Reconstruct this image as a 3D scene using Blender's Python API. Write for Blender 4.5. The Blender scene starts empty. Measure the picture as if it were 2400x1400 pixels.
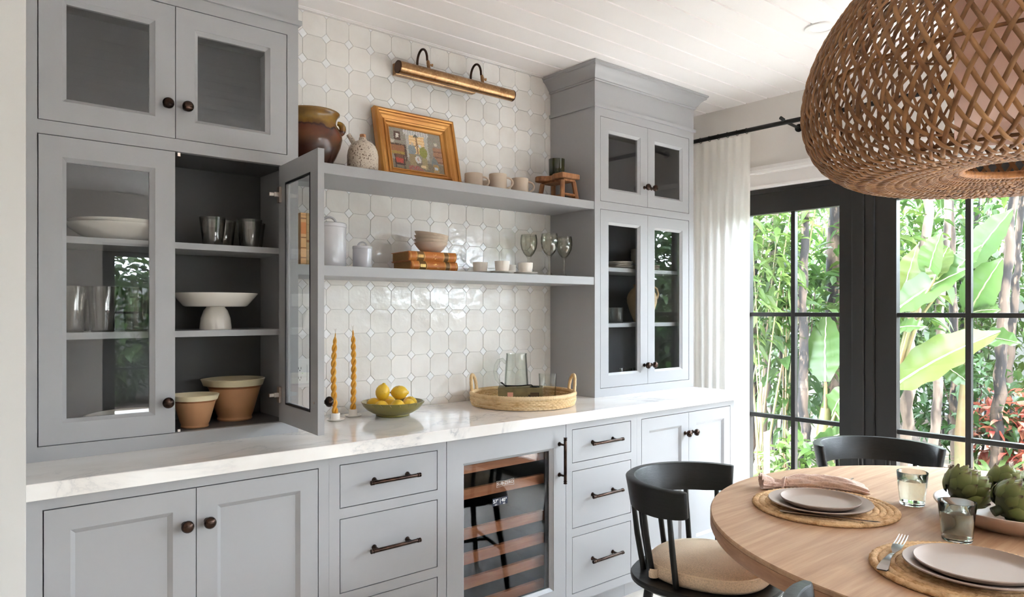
import bpy, bmesh, math, random
from math import sin, cos, pi, radians as R
from mathutils import Vector, Matrix, Euler
RND = random.Random(7)
S = bpy.context.scene
COL = S.collection

# ---------------------------------------------------------------- camera, sky, sun, exposure
VX, VY, HZ, CX = 3170., -225., 728., 1200.            # vanishing points and horizon of the photograph (2400x1400 frame)
FPX = math.sqrt((VX-CX)*(CX-VY)); CAMZ = 1.355
YAW = math.atan2(VX-CX, FPX)
cam_d = bpy.data.cameras.new('camera'); cam = bpy.data.objects.new('camera', cam_d); COL.objects.link(cam)
cam.location = (0, 0, CAMZ); cam.rotation_euler = (R(90), 0, YAW-R(90))
cam_d.sensor_width = 36; cam_d.lens = FPX*36/2400; cam_d.shift_y = (HZ-700)/2400; cam_d.clip_start = .02
S.camera = cam

W = bpy.data.worlds.new('sky'); S.world = W; W.use_nodes = True
bgn = W.node_tree.nodes['Background']
bgn.inputs[0].default_value = (.79, .875, 1, 1); bgn.inputs[1].default_value = 2.0
sun_d = bpy.data.lights.new('sun', 'SUN'); sun_d.energy = .7; sun_d.angle = R(12); sun_d.color = (1, .98, .94)
sun = bpy.data.objects.new('sun', sun_d); COL.objects.link(sun)
sun.rotation_euler = Vector((.50, -.30, -.95)).to_track_quat('-Z', 'Y').to_euler()   # from behind the house, over the roof

S.view_settings.view_transform = 'Standard'; S.view_settings.look = 'None'
S.view_settings.gamma = 1; S.view_settings.use_curve_mapping = False
S.view_settings.exposure = 4.52
S.cycles.max_bounces = 12; S.cycles.diffuse_bounces = 8; S.cycles.glossy_bounces = 4
S.cycles.transmission_bounces = 14; S.cycles.transparent_max_bounces = 24
S.cycles.sample_clamp_indirect = 8; S.cycles.caustics_refractive = False; S.cycles.caustics_reflective = False

# ---------------------------------------------------------------- materials
def srgb(r, g, b):
    f = lambda c: (c/255/12.92) if c/255 <= .04045 else ((c/255+.055)/1.055)**2.4
    return (f(r), f(g), f(b), 1)
MATS = {}
def nt(name):
    m = bpy.data.materials.new(name); m.use_nodes = True; t = m.node_tree
    for n in list(t.nodes): t.nodes.remove(n)
    out = t.nodes.new('ShaderNodeOutputMaterial'); MATS[name] = m
    return m, t, out
def link(t, a, b): t.links.new(a, b)
def coords(t, sc=(1, 1, 1), rot=(0, 0, 0), rndoff=True):
    tc = t.nodes.new('ShaderNodeTexCoord'); mp = t.nodes.new('ShaderNodeMapping')
    mp.inputs['Scale'].default_value = sc; mp.inputs['Rotation'].default_value = rot
    link(t, tc.outputs['Object'], mp.inputs['Vector'])
    if rndoff:
        oi = t.nodes.new('ShaderNodeObjectInfo'); ml = t.nodes.new('ShaderNodeMath'); ml.operation = 'MULTIPLY'
        ml.inputs[1].default_value = 37.; link(t, oi.outputs['Random'], ml.inputs[0]); link(t, ml.outputs[0], mp.inputs['Location'])
    return mp.outputs[0]
def noise(t, vec, scale, detail=3, rough=.5, dist=0):
    n = t.nodes.new('ShaderNodeTexNoise'); n.inputs['Scale'].default_value = scale
    n.inputs['Detail'].default_value = detail; n.inputs['Roughness'].default_value = rough; n.inputs['Distortion'].default_value = dist
    link(t, vec, n.inputs['Vector']); return n.outputs['Fac']
def ramp(t, fac, stops):
    n = t.nodes.new('ShaderNodeValToRGB'); e = n.color_ramp.elements
    while len(e) < len(stops): e.new(.5)
    for i, (p, c) in enumerate(stops): e[i].position = p; e[i].color = c
    link(t, fac, n.inputs[0]); return n.outputs[0]
def mat(name, col, rough=.5, metal=0, var=None, bump=None, rnd=0, sc=(1, 1, 1), coat=0, rot=(0, 0, 0), spec=.5, sheen=0, alpha=1):
    """var: list of (noise scale, colour, lo, hi[, detail]) layered over col; bump: (scale, strength)"""
    m, t, out = nt(name); p = t.nodes.new('ShaderNodeBsdfPrincipled'); link(t, p.outputs[0], out.inputs[0])
    p.inputs['Roughness'].default_value = rough; p.inputs['Metallic'].default_value = metal
    p.inputs['Specular IOR Level'].default_value = spec; p.inputs['Coat Weight'].default_value = coat
    p.inputs['Sheen Weight'].default_value = sheen
    src = None; vec = coords(t, sc, rot) if (var or bump) else None
    for v in (var or []):
        f = noise(t, vec, v[0], v[4] if len(v) > 4 else 3)
        mr = t.nodes.new('ShaderNodeMapRange'); mr.inputs[1].default_value = v[2]; mr.inputs[2].default_value = v[3]; link(t, f, mr.inputs[0])
        mx = t.nodes.new('ShaderNodeMix'); mx.data_type = 'RGBA'; link(t, mr.outputs[0], mx.inputs[0])
        if src is None: mx.inputs[6].default_value = col
        else: link(t, src, mx.inputs[6])
        mx.inputs[7].default_value = v[1]; src = mx.outputs[2]
    if rnd:
        hs = t.nodes.new('ShaderNodeHueSaturation'); oi = t.nodes.new('ShaderNodeObjectInfo')
        mr = t.nodes.new('ShaderNodeMapRange'); mr.inputs[3].default_value = 1-rnd; mr.inputs[4].default_value = 1+rnd
        link(t, oi.outputs['Random'], mr.inputs[0]); link(t, mr.outputs[0], hs.inputs['Value'])
        if src is None: hs.inputs['Color'].default_value = col
        else: link(t, src, hs.inputs['Color'])
        src = hs.outputs[0]
    if src is None: p.inputs['Base Color'].default_value = col
    else: link(t, src, p.inputs['Base Color'])
    if bump:
        b = t.nodes.new('ShaderNodeBump'); b.inputs['Strength'].default_value = bump[1]; b.inputs['Distance'].default_value = .01
        link(t, noise(t, vec, bump[0], 4), b.inputs['Height']); link(t, b.outputs[0], p.inputs['Normal'])
    return m
def thin_glass(name, tint=(1, 1, 1, 1), refl=1.0, edge=None):
    m, t, out = nt(name); tr = t.nodes.new('ShaderNodeBsdfTransparent'); tr.inputs[0].default_value = tint
    gl = t.nodes.new('ShaderNodeBsdfGlossy'); gl.inputs['Roughness'].default_value = 0.0
    fr = t.nodes.new('ShaderNodeLayerWeight'); fr.inputs[0].default_value = .5          # Schlick: the same from both faces of the pane
    if edge: link(t, ramp(t, fr.outputs['Facing'], [(.45, tint), (.95, edge)]), tr.inputs[0])   # longer path through the glass at the rim
    pw = t.nodes.new('ShaderNodeMath'); pw.operation = 'POWER'; pw.inputs[1].default_value = 5; link(t, fr.outputs['Facing'], pw.inputs[0])
    ml = t.nodes.new('ShaderNodeMath'); ml.operation = 'MULTIPLY_ADD'; ml.inputs[1].default_value = .96*min(1, refl); ml.inputs[2].default_value = .04*refl; ml.use_clamp = True
    link(t, pw.outputs[0], ml.inputs[0]); mx = t.nodes.new('ShaderNodeMixShader')
    link(t, ml.outputs[0], mx.inputs[0]); link(t, tr.outputs[0], mx.inputs[1]); link(t, gl.outputs[0], mx.inputs[2])
    link(t, mx.outputs[0], out.inputs[0]); return m
def glass(name, col, ior=1.5, rough=0):
    m, t, out = nt(name); g = t.nodes.new('ShaderNodeBsdfGlass'); g.inputs[0].default_value = col
    g.inputs['IOR'].default_value = ior; g.inputs['Roughness'].default_value = rough; link(t, g.outputs[0], out.inputs[0]); return m
def translucent(name, col, col2=None, tr=.4, rough=.4, scale=3, transp=0, rnd=0):
    m, t, out = nt(name); p = t.nodes.new('ShaderNodeBsdfPrincipled'); p.inputs['Roughness'].default_value = rough
    tl = t.nodes.new('ShaderNodeBsdfTranslucent'); mx = t.nodes.new('ShaderNodeMixShader'); mx.inputs[0].default_value = tr
    src = None
    if col2:
        c = ramp(t, noise(t, coords(t), scale, 2), [(.35, col), (.65, col2)]); src = c
    if rnd:
        hs = t.nodes.new('ShaderNodeHueSaturation'); oi = t.nodes.new('ShaderNodeObjectInfo')
        mr = t.nodes.new('ShaderNodeMapRange'); mr.inputs[3].default_value = 1-rnd; mr.inputs[4].default_value = 1+rnd
        link(t, oi.outputs['Random'], mr.inputs[0]); link(t, mr.outputs[0], hs.inputs['Value'])
        if src is None: hs.inputs['Color'].default_value = col
        else: link(t, src, hs.inputs['Color'])
        src = hs.outputs[0]
    for n in (p.inputs['Base Color'], tl.inputs[0]):
        if src is None: n.default_value = col
        else: link(t, src, n)
    link(t, p.outputs[0], mx.inputs[1]); link(t, tl.outputs[0], mx.inputs[2]); o = mx.outputs[0]
    if transp:
        tp = t.nodes.new('ShaderNodeBsdfTransparent'); m2 = t.nodes.new('ShaderNodeMixShader'); m2.inputs[0].default_value = transp
        link(t, o, m2.inputs[1]); link(t, tp.outputs[0], m2.inputs[2]); o = m2.outputs[0]
    link(t, o, out.inputs[0]); return m
def emit(name, col, st):
    m, t, out = nt(name); e = t.nodes.new('ShaderNodeEmission'); e.inputs[0].default_value = col; e.inputs[1].default_value = st
    link(t, e.outputs[0], out.inputs[0]); return m
def wood(name, c1, c2, rough=.45, scale=6, stretch=(1, 12, 12), rot=(0, 0, 0), bump=.05, rnd=0):
    """grain along local x"""
    m, t, out = nt(name); p = t.nodes.new('ShaderNodeBsdfPrincipled'); link(t, p.outputs[0], out.inputs[0])
    p.inputs['Roughness'].default_value = rough
    v = coords(t, stretch, rot); a = noise(t, v, scale, 5, .6, .6)
    c = ramp(t, a, [(.3, c1), (.5, tuple((x+y)/2 for x, y in zip(c1, c2))), (.68, c2)])
    if rnd:
        hs = t.nodes.new('ShaderNodeHueSaturation'); oi = t.nodes.new('ShaderNodeObjectInfo')
        mr = t.nodes.new('ShaderNodeMapRange'); mr.inputs[3].default_value = 1-rnd; mr.inputs[4].default_value = 1+rnd
        link(t, oi.outputs['Random'], mr.inputs[0]); link(t, mr.outputs[0], hs.inputs['Value']); link(t, c, hs.inputs['Color']); c = hs.outputs[0]
    link(t, c, p.inputs['Base Color'])
    b = t.nodes.new('ShaderNodeBump'); b.inputs['Strength'].default_value = bump; b.inputs['Distance'].default_value = .01
    link(t, a, b.inputs['Height']); link(t, b.outputs[0], p.inputs['Normal']); return m

PAINT = mat('cabinet_paint', srgb(162, 162, 164), .38)
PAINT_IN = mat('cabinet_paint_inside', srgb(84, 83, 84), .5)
WHITE = mat('white_paint', srgb(238, 235, 233), .5)
GREIGE = mat('wall_end_paint', srgb(204, 202, 199), .55)
CEIL = mat('ceiling_paint', srgb(245, 241, 240), .45)
WALLP = mat('wall_plaster', srgb(226, 221, 216), .7, bump=(60, .02))
BLACKF = mat('door_frame_black', srgb(37, 35, 34), .42)
TILE = mat('tile_glaze', srgb(232, 229, 225), .13, var=[(9, srgb(220, 214, 209), .35, .75), (3, srgb(237, 234, 231), .4, .8)], bump=(16, .32), rnd=.045)
DIAM = mat('diamond_tile_glaze', srgb(240, 240, 241), .14, bump=(18, .25), rnd=.02)
GROUT = mat('grout', srgb(222, 219, 215), .85)
BRONZE = mat('oiled_bronze', srgb(74, 58, 50), .25, 1, var=[(40, srgb(40, 32, 30), .4, .7)])
STEELM = mat('hinge_nickel', srgb(190, 178, 168), .3, 1)
BRASS = mat('aged_brass', srgb(172, 134, 96), .30, 1, var=[(14, srgb(138, 102, 70), .35, .7), (90, srgb(192, 156, 116), .5, .8)])
DBRASS = mat('dark_brass', srgb(70, 52, 42), .35, 1)
PANE = thin_glass('window_glass', (.97, .985, .975, 1), .55)
CABGLASS = thin_glass('cabinet_glass', (.95, .955, .955, 1), 1.1)
FRGLASS = thin_glass('fridge_glass', (.82, .81, .80, 1), .8)
GASKET = mat('black_gasket', srgb(24, 24, 34), .35)
SMOKE = thin_glass('smoke_glass', (.86, .85, .83, 1), 2.2, (.24, .23, .22, 1))
OLIVEGL = thin_glass('olive_glass', (.92, .92, .88, 1), 2.2, (.20, .20, .15, 1))
CLEARGL = thin_glass('clear_glass', (.97, .98, .97, 1), 1.3, (.52, .55, .52, 1))
PITCHGL = thin_glass('pitcher_glass', (.94, .95, .93, 1), 1.4, (.34, .38, .35, 1))
GREENGL = mat('bottle_green_glass', srgb(38, 40, 8), .08, coat=.5)
TUMGL = glass('recycled_glass', (.965, .99, .975, 1), 1.45)
WATER = glass('water', (.99, 1, .995, 1), 1.33)
CERW = mat('white_glaze', srgb(236, 230, 222), .22, var=[(5, srgb(222, 214, 204), .4, .8)], coat=.2)
CERM = mat('white_matte_ceramic', srgb(239, 232, 224), .5)
CANI = mat('pale_grey_glaze', srgb(189, 188, 194), .16, var=[(7, srgb(204, 203, 207), .4, .7)], coat=.3, bump=(30, .05))
MUGM = mat('stoneware_taupe', srgb(196, 178, 160), .6, var=[(7, srgb(182, 162, 144), .4, .7)])
BOWLM = mat('stoneware_beige', srgb(206, 190, 172), .6, var=[(8, srgb(190, 172, 155), .45, .75)], bump=(14, .12))
PLATEM = mat('plate_taupe', srgb(164, 146, 134), .55, spec=.3)
PLATTER = mat('platter_glaze', srgb(198, 178, 166), .4)
SPECK = mat('speckled_stoneware', srgb(206, 192, 176), .5, var=[(160, srgb(92, 66, 48), .62, .66, 1), (420, srgb(120, 88, 66), .62, .68, 1), (5, srgb(224, 214, 202), .5, .8)])
CORK = mat('cork', srgb(192, 142, 104), .8, var=[(120, srgb(150, 100, 70), .5, .7)])
BEESWAX = mat('beeswax', srgb(214, 150, 44), .4, var=[(20, srgb(226, 168, 66), .4, .7)])
WICK = mat('wick', srgb(225, 215, 205), .8)
LEMON = mat('lemon_skin', srgb(236, 192, 62), .36, var=[(5, srgb(224, 182, 48), .4, .7), (150, srgb(150, 110, 30), .72, .76, 1)], bump=(120, .1))
STEMB = mat('stem_brown', srgb(84, 64, 34), .8)
OLIVE = mat('olive_glaze', srgb(122, 112, 52), .28, var=[(6, srgb(138, 126, 70), .4, .7)], coat=.3)
OLIVEDRIP = mat('olive_glaze_drip', srgb(150, 134, 72), .28)
STRAW = mat('straw', srgb(228, 196, 148), .75, var=[(22, srgb(200, 160, 108), .45, .7), (6, srgb(238, 214, 174), .45, .75)], bump=(220, .4))
JUTE = mat('jute', srgb(226, 186, 138), .85, var=[(45, srgb(190, 142, 92), .45, .7), (8, srgb(238, 206, 164), .5, .8)], bump=(220, .5))
RATTAN = mat('rattan', srgb(150, 106, 66), .5, var=[(14, srgb(112, 72, 42), .4, .65), (5, srgb(172, 130, 88), .5, .75)], bump=(120, .15), rnd=.16, spec=.35)
WRAP = mat('rattan_wrap', srgb(186, 128, 76), .5, var=[(60, srgb(140, 90, 50), .45, .7)])
DRUM = translucent('linen_drum', srgb(240, 212, 198), None, .5, .8)
OAK = wood('table_oak', srgb(166, 127, 96), srgb(193, 156, 122), .62, 5, (.55, 9, 9), (0, 0, R(35)), .04)
OAKRIM = wood('table_edge_oak', srgb(150, 104, 74), srgb(178, 134, 100), .5, 6, (1.5, 1.5, 9), (0, 0, 0), .05)
RACKW = wood('rack_wood', srgb(168, 104, 70), srgb(194, 132, 92), .5, 6, (1, 10, 10))
STOOLW = wood('stool_wood', srgb(120, 76, 46), srgb(182, 128, 84), .55, 9, (4, 4, 1.2), bump=.12)
FLOORW = wood('floor_oak', srgb(214, 204, 192), srgb(230, 222, 212), .4, 5, (.8, 9, 9), rnd=.08)
GILT = mat('gilt_wood', srgb(206, 148, 78), .38, .45, var=[(4, srgb(176, 112, 52), .4, .7)], sc=(1, 1, 1), bump=(50, .12))
GILTD = mat('gilt_wood_dark', srgb(170, 106, 50), .4, .4, bump=(60, .15))
BLACKW = mat('black_stained_oak', srgb(17, 16, 16), .40, var=[(3, srgb(24, 23, 23), .4, .7)], sc=(4, 4, 60), bump=(10, .12), spec=.38)
LINEN = mat('linen_cushion', srgb(242, 214, 183), .9, var=[(260, srgb(214, 186, 155), .4, .65), (3, srgb(255, 230, 199), .4, .7)], bump=(420, .35), sheen=.2)
NAPK = mat('blush_linen', srgb(220, 192, 176), .9, var=[(180, srgb(204, 174, 158), .4, .7)], bump=(55, .5), sheen=.2)
CURT = translucent('sheer_linen', srgb(252, 250, 246), None, .6, .9, transp=.14)
RODB = mat('matte_black_metal', srgb(24, 23, 23), .45, .3)
SILVER = mat('silver', srgb(205, 200, 196), .16, 1)
SILVERD = mat('silver_handle', srgb(168, 156, 146), .3, 1)
TERRAC = mat('yellowware_clay', srgb(196, 146, 104), .55, var=[(6, srgb(180, 128, 88), .4, .7)])
TERRAB = mat('brown_glaze_band', srgb(146, 92, 52), .35)
CREAMG = mat('cream_glaze', srgb(226, 212, 178), .3)
JUGM = mat('sand_terracotta', srgb(188, 162, 124), .7, var=[(12, srgb(168, 140, 104), .4, .7)], bump=(40, .15))
LEATHER = mat('tan_leather', srgb(194, 118, 54), .4, var=[(20, srgb(172, 96, 40), .45, .75)])
LEATHD = mat('leather_label', srgb(120, 88, 48), .4)
GOLD = mat('gold_tooling', srgb(226, 182, 112), .3, .8)
PAGES = mat('book_pages', srgb(168, 124, 72), .7, var=[(120, srgb(140, 100, 56), .4, .6)], sc=(1, 1, 14))
BKORANGE = mat('book_peach', srgb(226, 178, 122), .6)
BKBAND = mat('book_orange_band', srgb(218, 138, 76), .6)
BKTAN = mat('book_tan', srgb(186, 160, 116), .6, var=[(20, srgb(170, 142, 98), .4, .7)])
BKPRINT = mat('book_print', srgb(150, 104, 66), .6)
BKOLIVE = mat('book_olive', srgb(112, 100, 64), .6, var=[(40, srgb(96, 86, 54), .4, .7)])
PAPER = mat('paper', srgb(236, 232, 226), .8, var=[(60, srgb(222, 216, 208), .5, .8)])
PINKL = mat('faded_pink', srgb(206, 150, 130), .7)
DARKL = mat('dark_label', srgb(38, 30, 24), .6)
IRON = mat('black_iron', srgb(20, 19, 20), .4, .6)
PLASTIC = mat('white_plastic', srgb(236, 235, 234), .35)
DARKSLOT = mat('slot_dark', srgb(40, 38, 38), .6)
LEDG = emit('green_led', srgb(150, 255, 60), .12)
DISP = emit('display_white', (1, 1, 1, 1), .045)
DISPB = mat('display_panel', srgb(30, 38, 60), .3)
LOGOW = mat('logo_print', srgb(206, 198, 190), .5)
FRIDGEIN = mat('fridge_liner', srgb(20, 19, 20), .6)
MULCH = mat('mulch', srgb(94, 82, 73), .95, var=[(30, srgb(60, 49, 43), .45, .6), (60, srgb(151, 137, 125), .6, .7)], bump=(40, .8))
PAVER = mat('pale_paver', srgb(176, 164, 152), .9, var=[(5, srgb(206, 184, 166), .4, .7)], bump=(30, .15), rnd=.05)
BOUNCE = mat('bounce_paving_stone', srgb(236, 231, 224), .8, var=[(4, srgb(224, 217, 208), .4, .7)], rnd=.03)  # very pale base so the added paving reflects daylight indoors
BARK = mat('bark', srgb(84, 70, 60), .9, var=[(7, srgb(30, 26, 25), .42, .52), (22, srgb(120, 100, 84), .56, .68)], sc=(1, 1, .35), bump=(20, .8))
BARKP = mat('pale_bark', srgb(122, 106, 94), .85, var=[(8, srgb(66, 56, 50), .48, .6)], sc=(1, 1, .3), bump=(18, .5))
CULM = mat('cane', srgb(102, 97, 61), .5, var=[(4, srgb(108, 77, 51), .5, .7)])
LEAFA = translucent('leaf_mid', srgb(64, 86, 41), srgb(43, 69, 29), .45, .4)
LEAFB = translucent('leaf_light', srgb(90, 106, 51), srgb(63, 89, 40), .5, .4)
LEAFC = translucent('leaf_dark', srgb(44, 71, 36), srgb(60, 86, 45), .35, .35)
LEAFY = translucent('leaf_yellow', srgb(141, 131, 57), None, .5, .5)
BANA = translucent('banana_leaf', srgb(62, 87, 44), srgb(75, 96, 52), .5, .32, 2, rnd=.12)
BANAL = translucent('banana_leaf_bright', srgb(89, 99, 51), srgb(81, 96, 48), .55, .32, 2)
MIDRIB = mat('midrib', srgb(168, 180, 131), .5)
STRAP = translucent('strap_leaf', srgb(82, 105, 54), srgb(96, 116, 70), .5, .35, 4, rnd=.12)
CROTR = translucent('croton_red', srgb(163, 72, 66), srgb(180, 123, 96), .4, .4, 9)
CROTY = translucent('croton_green', srgb(105, 118, 57), srgb(144, 127, 82), .4, .4, 9)
STAKE = mat('stake_wood', srgb(177, 141, 104), .7)
GWALL = mat('garden_wall_render', srgb(146, 146, 144), .8)
# ---------------------------------------------------------------- mesh helpers
class MB:
    def __init__(s): s.v = []; s.f = []
    def add(s, vs, fs):
        o = len(s.v); s.v += [tuple(v) for v in vs]; s.f += [tuple(i+o for i in f) for f in fs]; return s
    def box(s, x0, x1, y0, y1, z0, z1):
        return s.add([(x, y, z) for z in (z0, z1) for y in (y0, y1) for x in (x0, x1)],
                     [(0, 2, 3, 1), (4, 5, 7, 6), (0, 1, 5, 4), (2, 6, 7, 3), (0, 4, 6, 2), (1, 3, 7, 5)])
    def lathe(s, prof, n=32, c=(0, 0, 0), sy=1.0, wob=None):
        rings = []; vs = []; fs = []
        for (r, z) in prof:
            if r < 1e-6: rings.append([len(vs)]); vs.append((c[0], c[1], c[2]+z))
            else:
                rings.append(list(range(len(vs), len(vs)+n)))
                for i in range(n):
                    a = 2*pi*i/n; q = r*(1+(wob(a, z) if wob else 0)); vs.append((c[0]+q*cos(a), c[1]+q*sin(a)*sy, c[2]+z))
        for A, B in zip(rings, rings[1:]):
            if len(A) == 1 and len(B) == 1: continue
            for i in range(n):
                j = (i+1) % n
                if len(A) == 1: fs.append((A[0], B[i], B[j]))
                elif len(B) == 1: fs.append((A[i], A[j], B[0]))
                else: fs.append((A[i], A[j], B[j], B[i]))
        return s.add(vs, fs)
    def tube(s, pts, r, n=8, closed=False, flat=1.0, up=None, caps=True):
        """sweep; r number or list; flat squashes the second axis; up fixes the first axis"""
        P = [Vector(p) for p in pts]; m = len(P); vs = []; fs = []
        prev = None
        for i in range(m):
            a = P[i-1] if (i > 0 or closed) else P[i]; b = P[(i+1) % m] if (i < m-1 or closed) else P[i]
            t = (b-a).normalized()
            if up is not None:
                u = Vector(up(i) if callable(up) else up); u = (u-t*u.dot(t)).normalized()
            elif prev is None:
                u = t.orthogonal().normalized()
            else:
                u = (prev-t*prev.dot(t)).normalized()
            prev = u; w = t.cross(u); q = r[i] if hasattr(r, '__len__') else r
            for k in range(n):
                an = 2*pi*(k+.5)/n; vs.append(P[i]+u*(q*cos(an))+w*(q*flat*sin(an)))
        for i in range(m if closed else m-1):
            j = (i+1) % m
            for k in range(n): l = (k+1) % n; fs.append((i*n+k, i*n+l, j*n+l, j*n+k))
        if caps and not closed: fs += [tuple(range(n))[::-1], tuple((m-1)*n+k for k in range(n))]
        return s.add(vs, fs)
    def prism(s, poly, d0, d1, axis='z', inset=0):
        """polygon extruded; axis z: (x,y), axis y: (x,z), axis x: (y,z)"""
        n = len(poly); f = {'z': lambda p, d: (p[0], p[1], d), 'y': lambda p, d: (p[0], d, p[1]), 'x': lambda p, d: (d, p[0], p[1])}[axis]
        return s.add([f(p, d0) for p in poly]+[f(p, d1) for p in poly],
                     [tuple(range(n))[::-1], tuple(range(n, 2*n))]+[(i, (i+1) % n, n+(i+1) % n, n+i) for i in range(n)])
    def rings(s, rl, close=False):
        """list of equal-length closed vertex rings joined by quads"""
        n = len(rl[0]); o = []; fs = []
        for r in rl: o += r
        m = len(rl)
        for i in range(m if close else m-1):
            j = (i+1) % m
            for k in range(n): l = (k+1) % n; fs.append((i*n+k, i*n+l, j*n+l, j*n+k))
        return s.add(o, fs)
    def grid(s, fn, nu, nv):
        vs = [fn(i/nu, j/nv) for j in range(nv+1) for i in range(nu+1)]
        return s.add(vs, [(j*(nu+1)+i, j*(nu+1)+i+1, (j+1)*(nu+1)+i+1, (j+1)*(nu+1)+i) for j in range(nv) for i in range(nu)])
    def xf(s, M):
        s.v = [tuple(M @ Vector(v)) for v in s.v]; return s
    def mesh(s, name, m, smooth=35, fix=True, bev=0):
        me = bpy.data.meshes.new(name); me.from_pydata(s.v, [], s.f)
        if fix or bev:
            b = bmesh.new(); b.from_mesh(me)
            if fix: bmesh.ops.recalc_face_normals(b, faces=b.faces)
            if bev:
                es = [e for e in b.edges if len(e.link_faces) == 2 and e.calc_face_angle(0) > R(30)]
                bmesh.ops.bevel(b, geom=es, offset=bev, segments=2, affect='EDGES', profile=.5, clamp_overlap=True)
            b.to_mesh(me); b.free()
        me.materials.append(m)
        if smooth: me.shade_smooth(); me.set_sharp_from_angle(angle=R(smooth))
        return me
def place(name, me, parent=None, loc=(0, 0, 0), rot=(0, 0, 0), scale=None):
    o = bpy.data.objects.new(name, me); COL.objects.link(o); o.location = loc; o.rotation_euler = rot
    if scale: o.scale = scale
    if parent: o.parent = parent
    return o
def P(mb, name, m, parent=None, loc=(0, 0, 0), rot=(0, 0, 0), smooth=35, fix=True, bev=0):
    return place(name, mb.mesh(name, m, smooth, fix, bev), parent, loc, rot)
def tag(o, label, cat, group=None, kind=None):
    o['label'] = label; o['category'] = cat
    if group: o['group'] = group
    if kind: o['kind'] = kind
    return o
def T(name, label, cat, loc=(0, 0, 0), rz=0, group=None):
    o = bpy.data.objects.new(name, None); COL.objects.link(o); o.empty_display_size = .05
    o.location = loc; o.rotation_euler = (0, 0, rz); return tag(o, label, cat, group)
def struct(name, label=None, mb=None, m=None, **k):
    if mb is None: o = bpy.data.objects.new(name, None); COL.objects.link(o)
    else: o = P(mb, name, m, **k)
    o['kind'] = 'structure'
    if label: o['label'] = label
    return o
def dup(root, loc, rz=None, label=None, parent=None):
    c = root.copy(); COL.objects.link(c); c.parent = parent
    if loc is not None: c.location = loc
    if rz is not None: c.rotation_euler = (0, 0, rz)
    if label: c['label'] = label
    for ch in root.children: dup(ch, None, None, None, c)
    return c
def ray(x, y):
    a = (x-CX)/FPX; return Vector((cos(YAW)+a*sin(YAW), sin(YAW)-a*cos(YAW), (HZ-y)/FPX))
def onX(x, y, X):
    """photo pixel to the point where its sight line meets the upright plane at distance X (garden rows)"""
    d = ray(x, y); return Vector((0, 0, CAMZ))+d*(X/d.x)
FW = (cos(YAW), sin(YAW)); RT = (sin(YAW), -cos(YAW))

# ---------------------------------------------------------------- setting: room shell
YW, YU, YB, YC = 2.76, 2.439, 2.162, 2.137       # tile face, upper cabinet face, base cabinet face, worktop edge
XR, ZC = 3.80, 2.58                               # window wall, ceiling
XL2, YR = -2.9, -3.4                              # far side and rear of the room
fl = struct('floor', 'pale oak plank floor')
pk = MB().box(0, 2.395, 0, .177, -.02, 0).mesh('plank', FLOORW, 0)
k = 0
for j in range(35):
    off = RND.uniform(-2.2, 0)
    for i in range(4):
        place('plank', pk, fl, (XL2-.1+off+i*2.4, YR-.05+j*.18, 0)) if True else 0
P(MB().box(XL2-2.6, XR+.14, YR-.14, YW+.15, -.06, -.021), 'subfloor', FLOORW, fl)
ce = struct('ceiling', 'white painted tongue and groove board ceiling')
YBASE = 2.76; PITCH = .1376*1.0
YS = [2.4619-.1375*i for i in range(-3, 45)]
bd = MB().prism([(0, .012), (.004, 0), (.1315, 0), (.1355, .012), (.1355, .02), (0, .02)], XL2-.1, XR+.02, 'x').mesh('ceiling_board', CEIL, 0)
for y in YS: place('ceiling_board', bd, ce, (0, y-.1375+.001, ZC))
P(MB().box(XL2-.3, XR+.35, YR-.3, YW+.3, ZC+.0201, ZC+.3), 'roof_slab', CEIL, ce, smooth=0)
wb = struct('wall_back', 'wall behind the shelves covered in octagon and diamond tiles')
P(MB().box(XL2-.1, XR+.15, YW+.0032, YW+.16, -.05, ZC+.02), 'backing', GROUT, wb, smooth=0)
# tiles: octagons with cut corners and little white diamonds between them
TX0, TX1, TZ0, TZ1, PX, PZ = 1.0724, 2.6145, .9205, 2.5745, .1034, .1022
def clip(poly, ax, lim, sign):
    out = []
    for i, p in enumerate(poly):
        q = poly[(i+1) % len(poly)]; a = sign*(p[ax]-lim) <= 0; b = sign*(q[ax]-lim) <= 0
        if a: out.append(p)
        if a != b:
            t = (lim-p[ax])/(q[ax]-p[ax]); out.append((p[0]+t*(q[0]-p[0]), p[1]+t*(q[1]-p[1])))
    return out
def tile_mesh(poly, m, name):
    cx = sum(p[0] for p in poly)/len(poly); cz = sum(p[1] for p in poly)/len(poly); ins = .0009
    inner = []
    for p in poly:
        d = math.hypot(p[0]-cx, p[1]-cz); k = max(0, 1-ins/d) if d > 0 else 1; inner.append((cx+(p[0]-cx)*k, cz+(p[1]-cz)*k))
    n = len(poly)
    vs = [(p[0], .008, p[1]) for p in poly]+[(p[0], .0012, p[1]) for p in poly]+[(p[0], 0, p[1]) for p in inner]
    fs = [(i, (i+1) % n, n+(i+1) % n, n+i) for i in range(n)]+[(n+i, n+(i+1) % n, 2*n+(i+1) % n, 2*n+i) for i in range(n)]+[tuple(range(2*n, 3*n))]
    return MB().add(vs, fs).mesh(name, m, 0)
g, c = .0006, .0208
hx, hz = PX/2-g, PZ/2-g
def octo(j):
    r = random.Random(j); w = lambda: r.uniform(-.0009, .0006)
    return [(hx+w(), hz-c+w()), (hx-c+w(), hz+w()), (-hx+c+w(), hz+w()), (-hx+w(), hz-c+w()), (-hx+w(), -hz+c+w()), (-hx+c+w(), -hz+w()), (hx-c+w(), -hz+w()), (hx+w(), -hz+c+w())]
OCT = [octo(j) for j in range(6)]; OCTM = [tile_mesh(o, TILE, 'tile') for o in OCT]
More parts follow.
